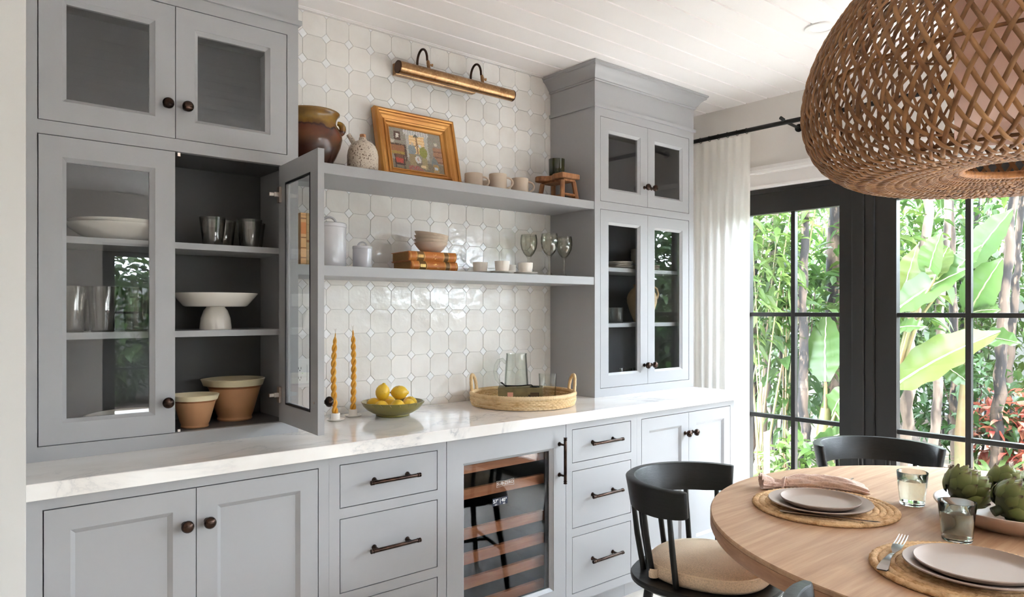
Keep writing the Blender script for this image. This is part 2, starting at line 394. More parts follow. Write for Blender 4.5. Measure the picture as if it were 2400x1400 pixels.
dd = c-.0009; DIA = [(dd, 0), (0, dd), (-dd, 0), (0, -dd)]; DIAM_M = tile_mesh(DIA, DIAM, 'diamond_tile')
TR = random.Random(3)
for i in range(-2, 15):
    for j in range(-2, 17):
        for kind in (0, 1):
            cx = 1.2316+PX*(i+(.5 if kind == 0 else 0)); cz = 2.483-PZ*(j-(.5 if kind == 0 else 0))
            vi = TR.randrange(6); poly0 = OCT[vi] if kind == 0 else DIA
            poly = [(p[0]+cx, p[1]+cz) for p in poly0]
            q = poly
            for ax, lim, sg in ((0, TX0, -1), (0, TX1, 1), (1, TZ0, -1), (1, TZ1, 1)):
                q = clip(q, ax, lim, sg)
                if len(q) < 3: break
            if len(q) < 3: continue
            ar = abs(sum(q[a][0]*q[(a+1) % len(q)][1]-q[(a+1) % len(q)][0]*q[a][1] for a in range(len(q))))/2
            if ar < 6e-5: continue
            rot = (TR.uniform(-.012, .012), 0, TR.uniform(-.014, .014)) if kind == 0 else (TR.uniform(-.015, .015), 0, TR.uniform(-.015, .015))
            loc = (cx, YW+TR.uniform(-.0006, .001), cz); nm = 'tile' if kind == 0 else 'diamond_tile'
            if q == poly: place(nm, OCTM[vi] if kind == 0 else DIAM_M, wb, loc, rot)
            else: place(nm, tile_mesh([(p[0]-cx, p[1]-cz) for p in q], TILE if kind == 0 else DIAM, nm), wb, (cx, YW, cz))
struct('trim_1', 'thin white strip between the tiles and the ceiling', MB().box(TX0, TX1, YW-.012, YW+.008, 2.5755, ZC+.001), WHITE, bev=.002)
wl = MB().box(-.62, .2232, 2.06, YW+.008, 0, ZC)
struct('wall_left', 'white wall end beside the cabinet with the open door', wl, GREIGE, bev=.003)
struct('wall_far', 'white wall closing the far side of the room', MB().box(XL2-.15, XL2, YR-.1, YW, 0, ZC), WALLP, smooth=0)
# window wall: header, pier beside the cabinets, threshold
P_DOORS = [(1.644, 2.425), (.70, 1.644), (-.30, .70), (-1.30, -.30), (-2.30, -1.30)]     # leaf spans along the window wall
wr = struct('wall_right', 'warm white wall above and beside the black glazed doors')
P(MB().box(XR, XR+.15, -2.30, 2.425, 2.06, ZC+.02), 'header', WALLP, wr, smooth=0)
P(MB().box(XR, XR+.15, 2.425, YW+.1, 0, ZC+.02), 'pier', WALLP, wr, smooth=0)
P(MB().box(XR, XR+.15, YR-.1, -2.30, 0, ZC+.02), 'pier', WALLP, wr, smooth=0)
tr = struct('trim_2', 'white moulded casing over the black glazed doors')
def rail_profile(name, pts, y0, y1, par):
    P(MB().prism([(XR-p, z) for p, z in pts], y0, y1, 'y') if False else MB().add([(XR-p, y, z) for y in (y0, y1) for p, z in pts],
      [tuple(range(len(pts))), tuple(range(len(pts), 2*len(pts)))[::-1]]+[(i, (i+1) % len(pts), len(pts)+(i+1) % len(pts), len(pts)+i) for i in range(len(pts))]), name, WHITE, par, smooth=0)
rail_profile('cap', [(-.01, 2.143), (.045, 2.143), (.05, 2.15), (.05, 2.166), (.034, 2.172), (.028, 2.19), (-.01, 2.19)], -2.36, 2.54, tr)
rail_profile('face_board', [(-.01, 2.080), (.020, 2.080), (.020, 2.143), (-.01, 2.143)], -2.36, 2.54, tr)
rail_profile('bead', [(-.01, 2.059), (.034, 2.059), (.038, 2.064), (.038, 2.074), (.028, 2.080), (-.01, 2.080)], -2.36, 2.54, tr)
P(MB().box(XR-.02, XR+.0, 2.43, 2.54, 0, 2.059), 'side_board', WHITE, tr, smooth=0)
FX0, FX1 = XR+.0, XR+.045                          # leaf faces
def leaf_door(n, y0, y1, gy0, gy1, my, label, horiz=(.744, 1.332), gz=(.165, 1.914)):
    d = struct('door_%d' % n, label)
    def bar(nm, ya, yb, za, zb, x0=FX0, x1=FX1, m=BLACKF): return P(MB().box(x0, x1, ya, yb, za, zb), nm, m, d, smooth=0, bev=.002)
    bar('stile', y0+.002, gy0, .012, 2.058); bar('stile', gy1, y1-.002, .012, 2.058)
    bar('top_rail', gy0, gy1, gz[1], 2.058); bar('bottom_rail', gy0, gy1, .012, gz[0])
    bar('muntin', my-.0125, my+.0125, gz[0], gz[1], FX0+.008, FX0+.040)
    for z in horiz:
        for a, b in ((gy0, my-.0125), (my+.0125, gy1)): bar('muntin', a, b, z-.0118, z+.0118, FX0+.008, FX0+.040)
    zs = [gz[0]]+list(horiz)+[gz[1]]
    for a, b in ((gy0, my), (my, gy1)):
        for z0, z1 in zip(zs, zs[1:]): P(MB().box(FX0+.023, FX0+.026, a, b, z0, z1), 'pane', PANE, d, smooth=0)
    return d
leaf_door(1, 1.697, 2.405, 1.7737, 2.306, 2.0395, 'black glazed garden door beside the curtain')
leaf_door(2, .745, 1.591, .855, 1.4853, 1.1702, 'wide black glazed panel beyond the dark post')
leaf_door(3, -.255, .645, -.145, .535, .195, 'black glazed garden panel')
leaf_door(4, -1.255, -.355, -1.145, -.465, -.805, 'black glazed garden panel')
leaf_door(5, -2.255, -1.355, -2.145, -1.465, -1.805, 'black glazed garden panel')
fr = struct('trim_3', 'black posts and sill between the glazed doors')
def post(y0, y1):
    P(MB().box(XR-.028, XR+.10, y0, y1, 0, 2.059), 'post', BLACKF, fr, smooth=0, bev=.003)
post(1.636, 1.697)
P(MB().box(XR-.016, XR+.08, 1.591, 1.636, 0, 2.059), 'post', BLACKF, fr, smooth=0, bev=.003)
post(.645, .745); post(-.355, -.255); post(-1.355, -1.255); post(-2.30, -2.255)
P(MB().box(XR+.0, XR+.10, 2.405, 2.43, 0, 2.059), 'post', BLACKF, fr, smooth=0)
P(MB().box(XR-.01, XR+.12, -2.3, 2.43, -.02, .012), 'sill', BLACKF, fr, smooth=0)
P(MB().box(XR-.010, XR+.05, -2.3, 2.43, 2.034, 2.0589), 'head', BLACKF, fr, smooth=0)
P(MB().box(XR+.05, XR+.12, -2.3, 2.43, 2.0, 2.0589), 'head', BLACKF, fr, smooth=0)
# rear wall with glazed doors to the garden
re = struct('wall_rear', 'white wall with a glazed door behind the dining table')
for a in ((XL2, 1.55, 0, ZC+.02), (3.70, XR+.15, 0, ZC+.02), (1.55, 3.70, 2.06, ZC+.02)): P(MB().box(a[0], a[1], YR-.15, YR, a[2], a[3]), 'wall_panel', WALLP, re, smooth=0)
for n, (x0, x1) in enumerate(((1.55, 2.62), (2.63, 3.70))):
    d = struct('door_%d' % (6+n), 'black glazed door in the rear wall')
    for a in ((x0, x0+.12, 0, 2.06), (x1-.12, x1, 0, 2.06), (x0+.12, x1-.12, 1.92, 2.06), (x0+.12, x1-.12, 0, .17), ((x0+x1)/2-.0125, (x0+x1)/2+.0125, .17, 1.92)):
        P(MB().box(a[0], a[1], YR-.09, YR-.04, a[2], a[3]), 'frame', BLACKF, d, smooth=0)
    for z in (.744, 1.332): P(MB().box(x0+.12, x1-.12, YR-.08, YR-.05, z-.012, z+.012), 'muntin', BLACKF, d, smooth=0)
    P(MB().box(x0+.12, x1-.12, YR-.067, YR-.064, .17, 1.92), 'pane', PANE, d, smooth=0)
# daylight portals guide sampling of the sky through the real openings (they give no light of their own)
def portal(loc, rot, sx, sy):
    l = bpy.data.lights.new('daylight_portal', 'AREA'); l.shape = 'RECTANGLE'; l.size = sx; l.size_y = sy; l.cycles.is_portal = True
    o = bpy.data.objects.new('daylight_portal', l); COL.objects.link(o); o.location = loc; o.rotation_euler = rot; o['kind'] = 'helper'
portal((XR+.2, .06, 1.02), (0, R(90), 0), 2.05, 4.7)
portal((2.62, YR-.25, 1.02), (R(90), 0, 0), 2.1, 2.05)
# ---------------------------------------------------------------- cabinetry
MARBLE, t_, o_ = nt('white_marble')
def _marble():
    t = t_; p = t.nodes.new('ShaderNodeBsdfPrincipled'); link(t, p.outputs[0], o_.inputs[0]); p.inputs['Roughness'].default_value = .12
    v = coords(t, (1, 1.7, 1.7), (0, 0, R(-24)), False)
    n1 = noise(t, v, 2.1, 6, .62, .9); a = t.nodes.new('ShaderNodeMath'); a.operation = 'SUBTRACT'; a.inputs[1].default_value = .5; link(t, n1, a.inputs[0])
    b = t.nodes.new('ShaderNodeMath'); b.operation = 'ABSOLUTE'; link(t, a.outputs[0], b.inputs[0])
    vein = ramp(t, b.outputs[0], [(0, (1, 1, 1, 1)), (.012, (.35, .35, .35, 1)), (.05, (0, 0, 0, 1))])
    msk = ramp(t, noise(t, v, 1.3, 2), [(.42, (0, 0, 0, 1)), (.68, (1, 1, 1, 1))])
    ml = t.nodes.new('ShaderNodeMath'); ml.operation = 'MULTIPLY'; link(t, vein, ml.inputs[0]); link(t, msk, ml.inputs[1])
    base = ramp(t, noise(t, v, 4, 4), [(.35, srgb(238, 235, 232)), (.7, srgb(226, 220, 214))])
    mx = t.nodes.new('ShaderNodeMix'); mx.data_type = 'RGBA'; link(t, ml.outputs[0], mx.inputs[0]); link(t, base, mx.inputs[6]); mx.inputs[7].default_value = srgb(168, 168, 172)
    link(t, mx.outputs[2], p.inputs['Base Color'])
_marble()
def frame_mb(x0, x1, z0, z1, ops, y0, y1, mb=None):
    mb = mb or MB(); xs = sorted({x0, x1}|{v for o in ops for v in o[:2]}); zs = sorted({z0, z1}|{v for o in ops for v in o[2:]})
    for a, b in zip(xs, xs[1:]):
        run = None
        for c, d in list(zip(zs, zs[1:]))+[(None, None)]:
            hole = c is None or any(o[0]-1e-6 < (a+b)/2 < o[1]+1e-6 and o[2]-1e-6 < (c+d)/2 < o[3]+1e-6 for o in ops)
            if hole:
                if run: mb.box(a, b, y0, y1, run[0], run[1]); run = None
            else: run = (run[0], d) if run else (c, d)
    return mb
knob_me = MB().lathe([(0, 0), (.0095, 0), (.0095, .003), (.006, .006), (.0055, .013), (.009, .016), (.0155, .021), (.0175, .027), (.0165, .033), (.011, .0385), (0, .040)], 20).xf(Matrix.Rotation(R(90), 4, 'X')).mesh('knob', BRONZE, 40)
def pull_mesh(L):
    mb = MB(); rr = .0068
    mb.lathe([(0, -L/2-.004), (rr+.001, -L/2-.004), (rr+.001, -L/2), (rr-.001, -L/2+.001), (rr-.001, -L/2+.003), (rr+.001, -L/2+.004), (rr+.001, -L/2+.008), (rr-.001, -L/2+.009), (rr, -L/2+.011)]
             + [(rr, L/2-.011), (rr-.001, L/2-.009), (rr+.001, L/2-.008), (rr+.001, L/2-.004), (rr-.001, L/2-.003), (rr-.001, L/2-.001), (rr+.001, L/2), (rr+.001, L/2+.004), (0, L/2+.004)], 14,
             wob=None)
    for s in (-1, 1):
        p = MB().lathe([(0, 0), (.0095, 0), (.009, .003), (.0055, .007), (.0045, .016), (.0045, .032)], 12).xf(Matrix.Translation((0, .036, s*(L/2-.028)))@Matrix.Rotation(R(90), 4, 'X'))
        mb.add(p.v, p.f)
    return mb                                       # bar along z, stands off along -y; base at y=.036
PULL_V = pull_mesh(.185).mesh('handle', BRONZE, 40)
PULL_H = pull_mesh(.188).xf(Matrix.Rotation(R(90), 4, 'Y')).mesh('handle', BRONZE, 40)
def door_mb(w, h, ob, ib, th=.021, dep=.010, solid=False):
    """frame-and-panel leaf, x 0..w, z 0..h, front at y=0; ob outer edge of the chamfer, ib inner edge (x0,x1,z0,z1)"""
    r = lambda b, y: [(b[0], y, b[2]), (b[1], y, b[2]), (b[1], y, b[3]), (b[0], y, b[3])]
    o = (0, w, 0, h); mb = MB()
    step = tuple(v+s*.0 for v, s in zip(ob, (1, -1, 1, -1)))
    if solid:
        mb.rings([r(o, th), r(o, 0), r(ob, 0), r(ib, dep), r(ib, dep+.0002)]); k = len(mb.v)
        mb.add(r(ib, dep+.0002), [(0, 1, 2, 3)]); mb.add(r(o, th), [(0, 1, 2, 3)])
    else:
        mb.rings([r(o, th), r(o, 0), r(ob, 0), r(step, .0015), r(ib, dep), r(ib, th)], True)
    return mb
def cabinet_door(par, x0, x1, z0, z1, y, ob, ib, kind, knob=None, th=.021):
    d = P(door_mb(x1-x0, z1-z0, (ob[0]-x0, ob[1]-x0, ob[2]-z0, ob[3]-z0), (ib[0]-x0, ib[1]-x0, ib[2]-z0, ib[3]-z0), th, solid=(kind == 'panel')), 'door', PAINT, par,
          (x0-par.location.x, y-par.location.y, z0), smooth=0)
    if kind == 'glass':
        P(MB().box(ib[0]-x0-.004, ib[1]-x0+.004, .011, .014, ib[2]-z0-.004, ib[3]-z0+.004), 'glass_pane', CABGLASS, d, smooth=0)
    if knob: place('knob', knob_me, d, (knob[0]-x0, 0, knob[1]-z0))
    return d
def crown(par, x0, x1, yf, yw, prof, name, left=True):
    """profile (projection, z) swept along side, front, side with mitred corners"""
    ox, oy = par.location.x, par.location.y; rl = []
    mb = MB(); n = len(prof); vs = []
    path = (['l0'] if left else [])+['l', 'r', 'r0']
    for k in path:
        for p, z in prof:
            x = {'l0': x0-p, 'l': x0-p if left else x0, 'r': x1+p, 'r0': x1+p}[k]; yy = {'l0': yw, 'r0': yw, 'l': yf-p, 'r': yf-p}[k]
            vs.append((x-ox, yy-oy, z))
    fs = []
    for i in range(len(path)-1):
        for k in range(n-1): fs.append((i*n+k, i*n+k+1, (i+1)*n+k+1, (i+1)*n+k))
    fs += [tuple(range(n)), tuple((len(path)-1)*n+k for k in range(n))[::-1]]
    return P(mb.add(vs, fs), name, PAINT, par, smooth=28)
CROWN = [(0, 2.500), (.008, 2.501), (.011, 2.506), (.008, 2.511), (.010, 2.513), (.014, 2.517), (.018, 2.5205), (.024, 2.530), (.034, 2.544), (.046, 2.553), (.052, 2.556), (.054, 2.559), (.054, 2.565), (.060, 2.568), (.062, 2.5785), (0, 2.5785)]
BAND = [(0, 2.371), (.009, 2.371), (.010, 2.373), (.010, 2.388), (0, 2.391)]
def upper_cabinet(x0, x1, name, label, left, doors, openright):
    c = T(name, label, 'cabinet', (x0, YU, .9202)); c.location = (x0, YU, 0)
    zb = .9202
    xa, xm, xb = doors; g = .003
    ops = [(xa, xb, .9625, 1.8645), (xa, xb, 1.9040, 2.3300)]
    mb = frame_mb(x0, x1, zb, ZC-.0005, ops, 0, .024); mb.xf(Matrix.Translation((-x0, 0, 0))); P(mb, 'face_frame', PAINT, c, smooth=0)
    L = x1-x0; D = YW-YU-.0005; b = MB()
    b.box(0, .018, .0242, D, zb, ZC-.001); b.box(L-.018, L, .0242, D, zb, ZC-.001)
    P(b, 'side_panel', PAINT, c, smooth=0)
    b = MB().box(.0181, L-.0181, D-.012, D-.0002, zb, ZC-.001)
    b.box(.0181, L-.0181, .0243, D-.0121, 1.872, 1.896); b.box(.0181, L-.0181, .0243, D-.0121, 2.336, 2.36)
    b.box(.0181, L-.0181, .0243, D-.0121, .935, .9605)
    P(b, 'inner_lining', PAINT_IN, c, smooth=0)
    for z in (1.5575, 1.2675): P(MB().box(.0183, L-.0183, .050, D-.0123, z, z+.0205), 'shelf', PAINT, c, smooth=0)
    crown(c, x0, x1, YU, YW-.0006, BAND, 'trim_band', left); crown(c, x0, x1, YU, YW-.0006, CROWN, 'crown_moulding', left)
    ib = lambda a, z0, z1: (a[0], a[1], z0, z1)
    w = (xm-xa-.0025)
    def glz(side):
        e = xa+g if side == 0 else xm+.0013; f = xm-.0013 if side == 0 else xb-g
        return e, f
    for side in (0, 1):
        e, f = glz(side); s0 = .0585 if side == 0 else .0575; s1 = .0585
        ob0 = (e+s0, f-s1); in0 = (e+s0+.0118, f-s1-.0145)
        kx = f-.027 if side == 0 else e+.029
        cabinet_door(c, e, f, 1.9062, 2.3278, YU+.0008, (ob0[0], ob0[1], 1.966, 2.268), (in0[0], in0[1], 1.9765, 2.255), 'glass', (kx, 2.008))
        if side == 0 or not openright:
            d = cabinet_door(c, e, f, .9647, 1.8623, YU+.0008, (ob0[0], ob0[1], 1.0255, 1.803), (in0[0], in0[1], 1.0365, 1.7905), 'glass', (kx, 1.064))
        else:
            wv = f-e; H_ = .8976
            mb = door_mb(wv, H_, (s0, wv-s1, .0608, .8383), (s0+.0118, wv-s1-.0145, .0718, .8258)).xf(Matrix.Translation((-wv, 0, 0)))
            d = P(mb, 'door', PAINT, c, (1.028-x0, 2.451-YU, .9647), (0, 0, R(86)), smooth=0)
            d['label'] = 'glazed door standing open'
            P(MB().box(-wv+s0+.008, -s1-.010, .011, .014, .068, .830), 'glass_pane', CABGLASS, d, smooth=0)
            fb = lambda i, y: [(-wv+s0+.0118-i, y, .0718-i), (-s1-.0145+i, y, .0718-i), (-s1-.0145+i, y, .8258+i), (-wv+s0+.0118-i, y, .8258+i)]
            P(MB().rings([fb(.0, .0145), fb(.0, .0222), fb(.006, .0222), fb(.006, .0145)], True), 'gasket', GASKET, d, smooth=0)
            place('knob', knob_me, d, (-wv+.029, 0, .099))
            for z in (.795, .095):
                h = P(MB().box(-.030, -.006, .0205, .030, z-.028, z+.028), 'hinge', STEELM, d, smooth=0, bev=.002)
                P(MB().box(-.026, -.010, .028, .046, z-.008, z+.008).box(-.024, -.012, .04, .062, z-.006, z+.006), 'hinge_arm', STEELM, h, smooth=0, bev=.0015)
            P(MB().lathe([(0, 0), (.004, 0), (.004, .003), (0, .004)], 10).xf(Matrix.Translation((-wv+.03, .021, .099))@Matrix.Rotation(R(-90), 4, 'X')), 'screw', STEELM, d)
    return c
CABL = upper_cabinet(.2233, 1.0724, 'display_cabinet', 'tall grey wall cabinet with one glazed door open, beside the white wall end', False, (.2905, .6618, 1.032), True)
CABR = upper_cabinet(2.6145, 3.4355, 'display_cabinet', 'tall grey glazed wall cabinet with all doors shut, beside the curtain', True, (2.6545, 3.0267, 3.3935), False)
for n_, z_ in ((1, 1.858), (0, .9705)):             # little catch plates left bare by the open door
    P(MB().box(.668-.2233, .676-.2233, -.0006, .0, z_-.008 if n_ else z_-.005, z_+.003), 'catch', STEELM, CABL, smooth=0)
# open shelves
for z0, z1, lb in ((1.8585, 1.8985, 'upper grey floating shelf carrying the framed painting'), (1.4825, 1.5215, 'lower grey floating shelf carrying books and wine glasses')):
    tag(P(MB().box(1.0728, 2.6141, YU+.004, YW-.0012, z0, z1), 'floating_shelf', PAINT, smooth=0, bev=.0015), lb, 'shelf')
tag(P(MB().box(.2236, 3.4335, YC, YW-.0012, .8765, .92), 'countertop', MARBLE, smooth=0, bev=.002), 'long white marble worktop with grey veins over the base units', 'countertop')
# base units
def base_unit(name, label, x0, x1, ops, y=YB, toe=True, cat='cabinet'):
    c = T(name, label, cat, (x0, y, 0)); L = x1-x0
    mb = frame_mb(x0, x1, .100, .8764, ops, 0, .022).xf(Matrix.Translation((-x0, 0, 0))); P(mb, 'face_frame', PAINT, c, smooth=0)
    D = YW-y
    b = MB().box(0.0004, .016, .0222, D, .1, .876).box(L-.016, L-.0004, .0222, D, .1, .876).box(.0162, L-.0162, D-.012, D, .1, .876).box(.0162, L-.0162, .0222, D-.0122, .1, .12)
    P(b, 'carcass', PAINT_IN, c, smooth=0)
    P(MB().box(.0004, L-.0004, .075, .09, 0, .0999), 'toe_kick', PAINT, c, smooth=0)
    return c
ZD0, ZD1 = .1420, .8425
def double(name, label, x0, x1, xa, xm, xb, obl, obr):
    c = base_unit(name, label, x0, x1, [(xa-.003, xb+.003, ZD0-.003, ZD1+.003)])
    for s, (e, f), ob in ((0, (xa, xm-.0012), obl), (1, (xm+.0012, xb), obr)):
        kx = f-.030 if s == 0 else e+.029
        cabinet_door(c, e, f, ZD0, ZD1, YB, (ob[0], ob[1], .2025, .7835), (ob[0]+.0125, ob[1]-.0125, .215, .771), 'panel', (kx, .742))
    return c
double('base_cabinet', 'grey two-door base cabinet under the open wall cabinet', .2236, 1.0551, .2719, .6426, 1.0168, (.3299, .5795), (.7020, .9580))
double('base_cabinet', 'grey two-door base cabinet beside the curtain', 2.6018, 3.4120, 2.6382, 3.0050, 3.3731, (2.6945, 2.9450), (3.0690, 3.3170))
def drawers(x0, x1, xa, xb, label):
    zs = [(.7030, .8425), (.4220, .6632), (.1420, .3810)]
    c = base_unit('drawer_cabinet', label, x0, x1, [(xa-.003, xb+.003, a-.003, b+.003) for a, b in zs])
    for (a, b), hz in zip(zs, (.7765, .5470, .2660)):
        d = P(MB().box(0, xb-xa, 0, .020, 0, b-a), 'drawer', PAINT, c, (xa-x0, .0006, a), smooth=0)
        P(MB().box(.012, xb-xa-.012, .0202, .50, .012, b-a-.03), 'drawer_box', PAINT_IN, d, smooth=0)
        place('handle', PULL_H, d, ((xb-xa)/2, -.036, hz-a))
drawers(1.0556, 1.5212, 1.0963, 1.4795, 'grey three-drawer base unit between the double doors and the wine fridge')
drawers(2.1412, 2.6013, 2.1791, 2.5586, 'grey three-drawer base unit behind the black chair')
# wine fridge
fx0, fx1 = 1.5225, 2.1402
wf = T('wine_fridge', 'built-in wine fridge with a grey panelled glass door and wooden racks', 'fridge', (fx0, YB, 0)); L = fx1-fx0
D = YW-YB
P(MB().box(0, .02, .03, D, .1, .875).box(L-.02, L, .03, D, .1, .875).box(.0201, L-.0201, D-.03, D, .1, .875).box(.0201, L-.0201, .03, D-.0301, .10, .14).box(.0201, L-.0201, .03, D-.0301, .84, .875), 'body', FRIDGEIN, wf, smooth=0)
P(MB().box(.0004, L-.0004, .075, .09, 0, .0999), 'toe_kick', PAINT, wf, smooth=0)
gx0, gx1, gz0, gz1 = 1.6085-fx0, 2.0500-fx0, .196, .768
fd = P(door_mb(L-.003, .7755, (gx0-.0115, gx1+.0165, gz0-.013-.1005, gz1+.0115-.1005), (gx0, gx1, gz0-.1005, gz1-.1005), .024, .012), 'door', PAINT, wf, (.0015, 0, .1005), smooth=0)
P(MB().box(gx0-.003, gx1+.003, .0125, .0165, gz0-.1035, gz1-.0975), 'glass_pane', FRGLASS, fd, smooth=0)
fb = lambda i, y: [(gx0+i, y, gz0-.1005+i), (gx1-.0-i-.012, y, gz0-.1005+i), (gx1-i-.012, y, gz1-.1005-i), (gx0+i, y, gz1-.1005-i)]
fo = lambda y: [(gx0-.002, y, gz0-.1025), (gx1+.002, y, gz0-.1025), (gx1+.002, y, gz1-.0985), (gx0-.002, y, gz1-.0985)]
P(MB().rings([fo(.0168), [(gx0+.002, .0168, gz0-.0985), (gx1-.018, .0168, gz0-.0985), (gx1-.018, .0168, gz1-.1025), (gx0+.002, .0168, gz1-.1025)], [(gx0+.002, .024, gz0-.0985), (gx1-.018, .024, gz0-.0985), (gx1-.018, .024, gz1-.1025), (gx0+.002, .024, gz1-.1025)], fo(.024)], True), 'gasket', GASKET, fd, smooth=0)
h = place('handle', PULL_V, fd, (2.0985-fx0, -.036, .728-.1005))
for zt, zb in ((.772, .727), (.666, .628), (.5125, .473), (.418, .377), (.3215, .282), (.222, .186)):
    r_ = P(MB().box(.045, L-.085, 0, .018, 0, zt-zb), 'rack_front', RACKW, wf, (0, .045, zb), smooth=0)
    P(MB().box(.05, L-.09, .0185, .50, .002, .010), 'rack_tray', FRIDGEIN, r_, smooth=0)
def text(body, size, m, par, loc, name, ext=.0002, rot=(R(90), 0, 0), ax='CENTER', sx=1):
    cu = bpy.data.curves.new(name, 'FONT'); cu.body = body; cu.size = size; cu.align_x = ax; cu.align_y = 'CENTER'; cu.extrude = ext
    o = bpy.data.objects.new(name, cu); COL.objects.link(o); bpy.context.view_layer.update()
    dg = bpy.context.evaluated_depsgraph_get(); me = bpy.data.meshes.new_from_object(o.evaluated_get(dg)); bpy.data.objects.remove(o)
    me.materials.clear(); me.materials.append(m); o = place(name, me, par, loc, rot, (sx, 1, 1)); return o
lg = (1.813-fx0, .0119, .672-.1005)
lo = text('SUB•ZERO', .0175, LOGOW, fd, lg, 'logo', sx=1.05)
fr_ = MB(); hw, hh, e = .046, .0125, .0009
fr_.rings([[(x*(hw-k)*(1-.03*abs(z)), y, z*(hh-k)*(1.0)) for x, z in ((-1, -1), (0, -.72), (1, -1), (1, 1), (0, .72), (-1, 1))] for y, k in ((0, 0), (0, e), (.0004, e), (.0004, 0))], True)
P(fr_, 'logo_border', LOGOW, fd, (lg[0], .0116, lg[2]), smooth=0)
dp = P(MB().box(-.038, .038, 0, .0006, -.0145, .0145), 'display', DISPB, fd, (1.786-fx0, .0118, .604-.1005), smooth=0)
text('57°', .020, DISP, dp, (-.022, -.0004, .002), 'digits'); text('40°', .020, DISP, dp, (.020, -.0004, .002), 'digits')
text('57 F', .006, DISP, dp, (-.022, -.0004, -.0115), 'digits'); text('40 F', .006, DISP, dp, (.020, -.0004, -.0115), 'digits')
P(MB().box(-.0006, .0006, -.0006, 0, -.009, .009).lathe([(0, -.0018), (.0018, 0), (0, .0018)], 8), 'marker', DISP, dp, smooth=0)
# wall socket plate
sp = T('outlet_plate', 'white double wall plate with socket and rocker switch behind the open door', 'outlet', (1.2395, YW-.007, 1.101))
P(MB().box(-.058, .058, 0, .0066, -.058, .058), 'plate', PLASTIC, sp, smooth=0, bev=.002)
for s in (-1,):
    so = P(MB().box(-.0165, .0165, -.0015, .0002, -.034, .034), 'socket', PLASTIC, sp, (-.0, 0, 0) if False else (-.023, 0, 0), smooth=0, bev=.001)
    for z in (.019, -.019):
        P(MB().box(-.0065, -.0045, -.002, -.0014, z-.003, z+.006).box(.004, .006, -.002, -.0014, z-.003, z+.006).box(-.002, .002, -.002, -.0014, z-.0095, z-.0055), 'slot', DARKSLOT, so, smooth=0)
    P(MB().box(-.007, .007, -.0028, -.0014, .001, .005).box(-.007, .007, -.0028, -.0014, -.005, -.001), 'test_button', PLASTIC, so, smooth=0)
    P(MB().box(.010, .0125, -.0022, -.0014, -.001, .001), 'indicator_light', LEDG, so, smooth=0)
P(MB().box(.0065, .0395, -.0015, .0002, -.034, .034).box(.009, .037, -.003, -.0014, -.030, .030), 'rocker', PLASTIC, sp, smooth=0, bev=.0008)
# ---------------------------------------------------------------- crockery helpers
def vessel(outer, t=.003, foot=0):
    """closed thin-walled profile from an outer profile (r,z) going up"""
    inner = [(max(r-t, .0005), z) for r, z in outer][::-1]
    b = outer[0]; zi = b[1]+t
    inn = [(r, max(z, zi)) for r, z in inner]
    return [(0, b[1])]+outer+inn+[(0, zi)]
def lid(prof): return [(0, prof[0][1])]+prof+[(0, prof[-1][1])]
def one(name, prof, m, label, cat, loc, group=None, n=32, rz=0, rot=None, sy=1, wob=None, smooth=40):
    o = P(MB().lathe(prof, n, sy=sy, wob=wob), name, m, None, loc, rot or (0, 0, rz), smooth=smooth); return tag(o, label, cat, group)
def bowl_prof(r, h, foot, t=.004, fh=.004, p=2.2):
    out = [(foot*.96, 0), (foot, fh*.3), (foot, fh)]
    for i in range(1, 9):
        a = i/8; out.append((foot+(r-foot)*(1-(1-a)**p)**(1/p)*1.0 if p else r, fh+(h-fh)*a))
    return vessel(out, t)
def plate_prof(r, h=.018, foot=.6, t=.004):
    f = r*foot; return [(0, .0015), (f*.92, .0015), (f*.93, 0), (f, 0), (f*1.02, .003), (r*.8, .006), (r, h), (r*.995, h+.002), (r*.985, h+.0015), (r*.78, .006+t), (f*.95, .003+t), (0, .003+t)]
def cup_with_handle(name, label, r, h, m, loc, rz, group=None, tr=.0055):
    t = T(name, label, 'mug', loc, rz, group)
    P(MB().lathe(vessel([(r*.93, 0), (r*.985, .004), (r, .012), (r, h*.6), (r*.985, h-.002), (r*.97, h)], .0035), 32), 'body', m, t, smooth=40)
    P(MB().tube([(r-.003+.030*sin(a)*1.0, 0, h*.5+h*.31*cos(a)) for a in [pi*i/12 for i in range(13)]], tr, 8, flat=.8), 'handle', m, t, smooth=60)
    return t
ZS1, ZS2 = 1.8986, 1.5216
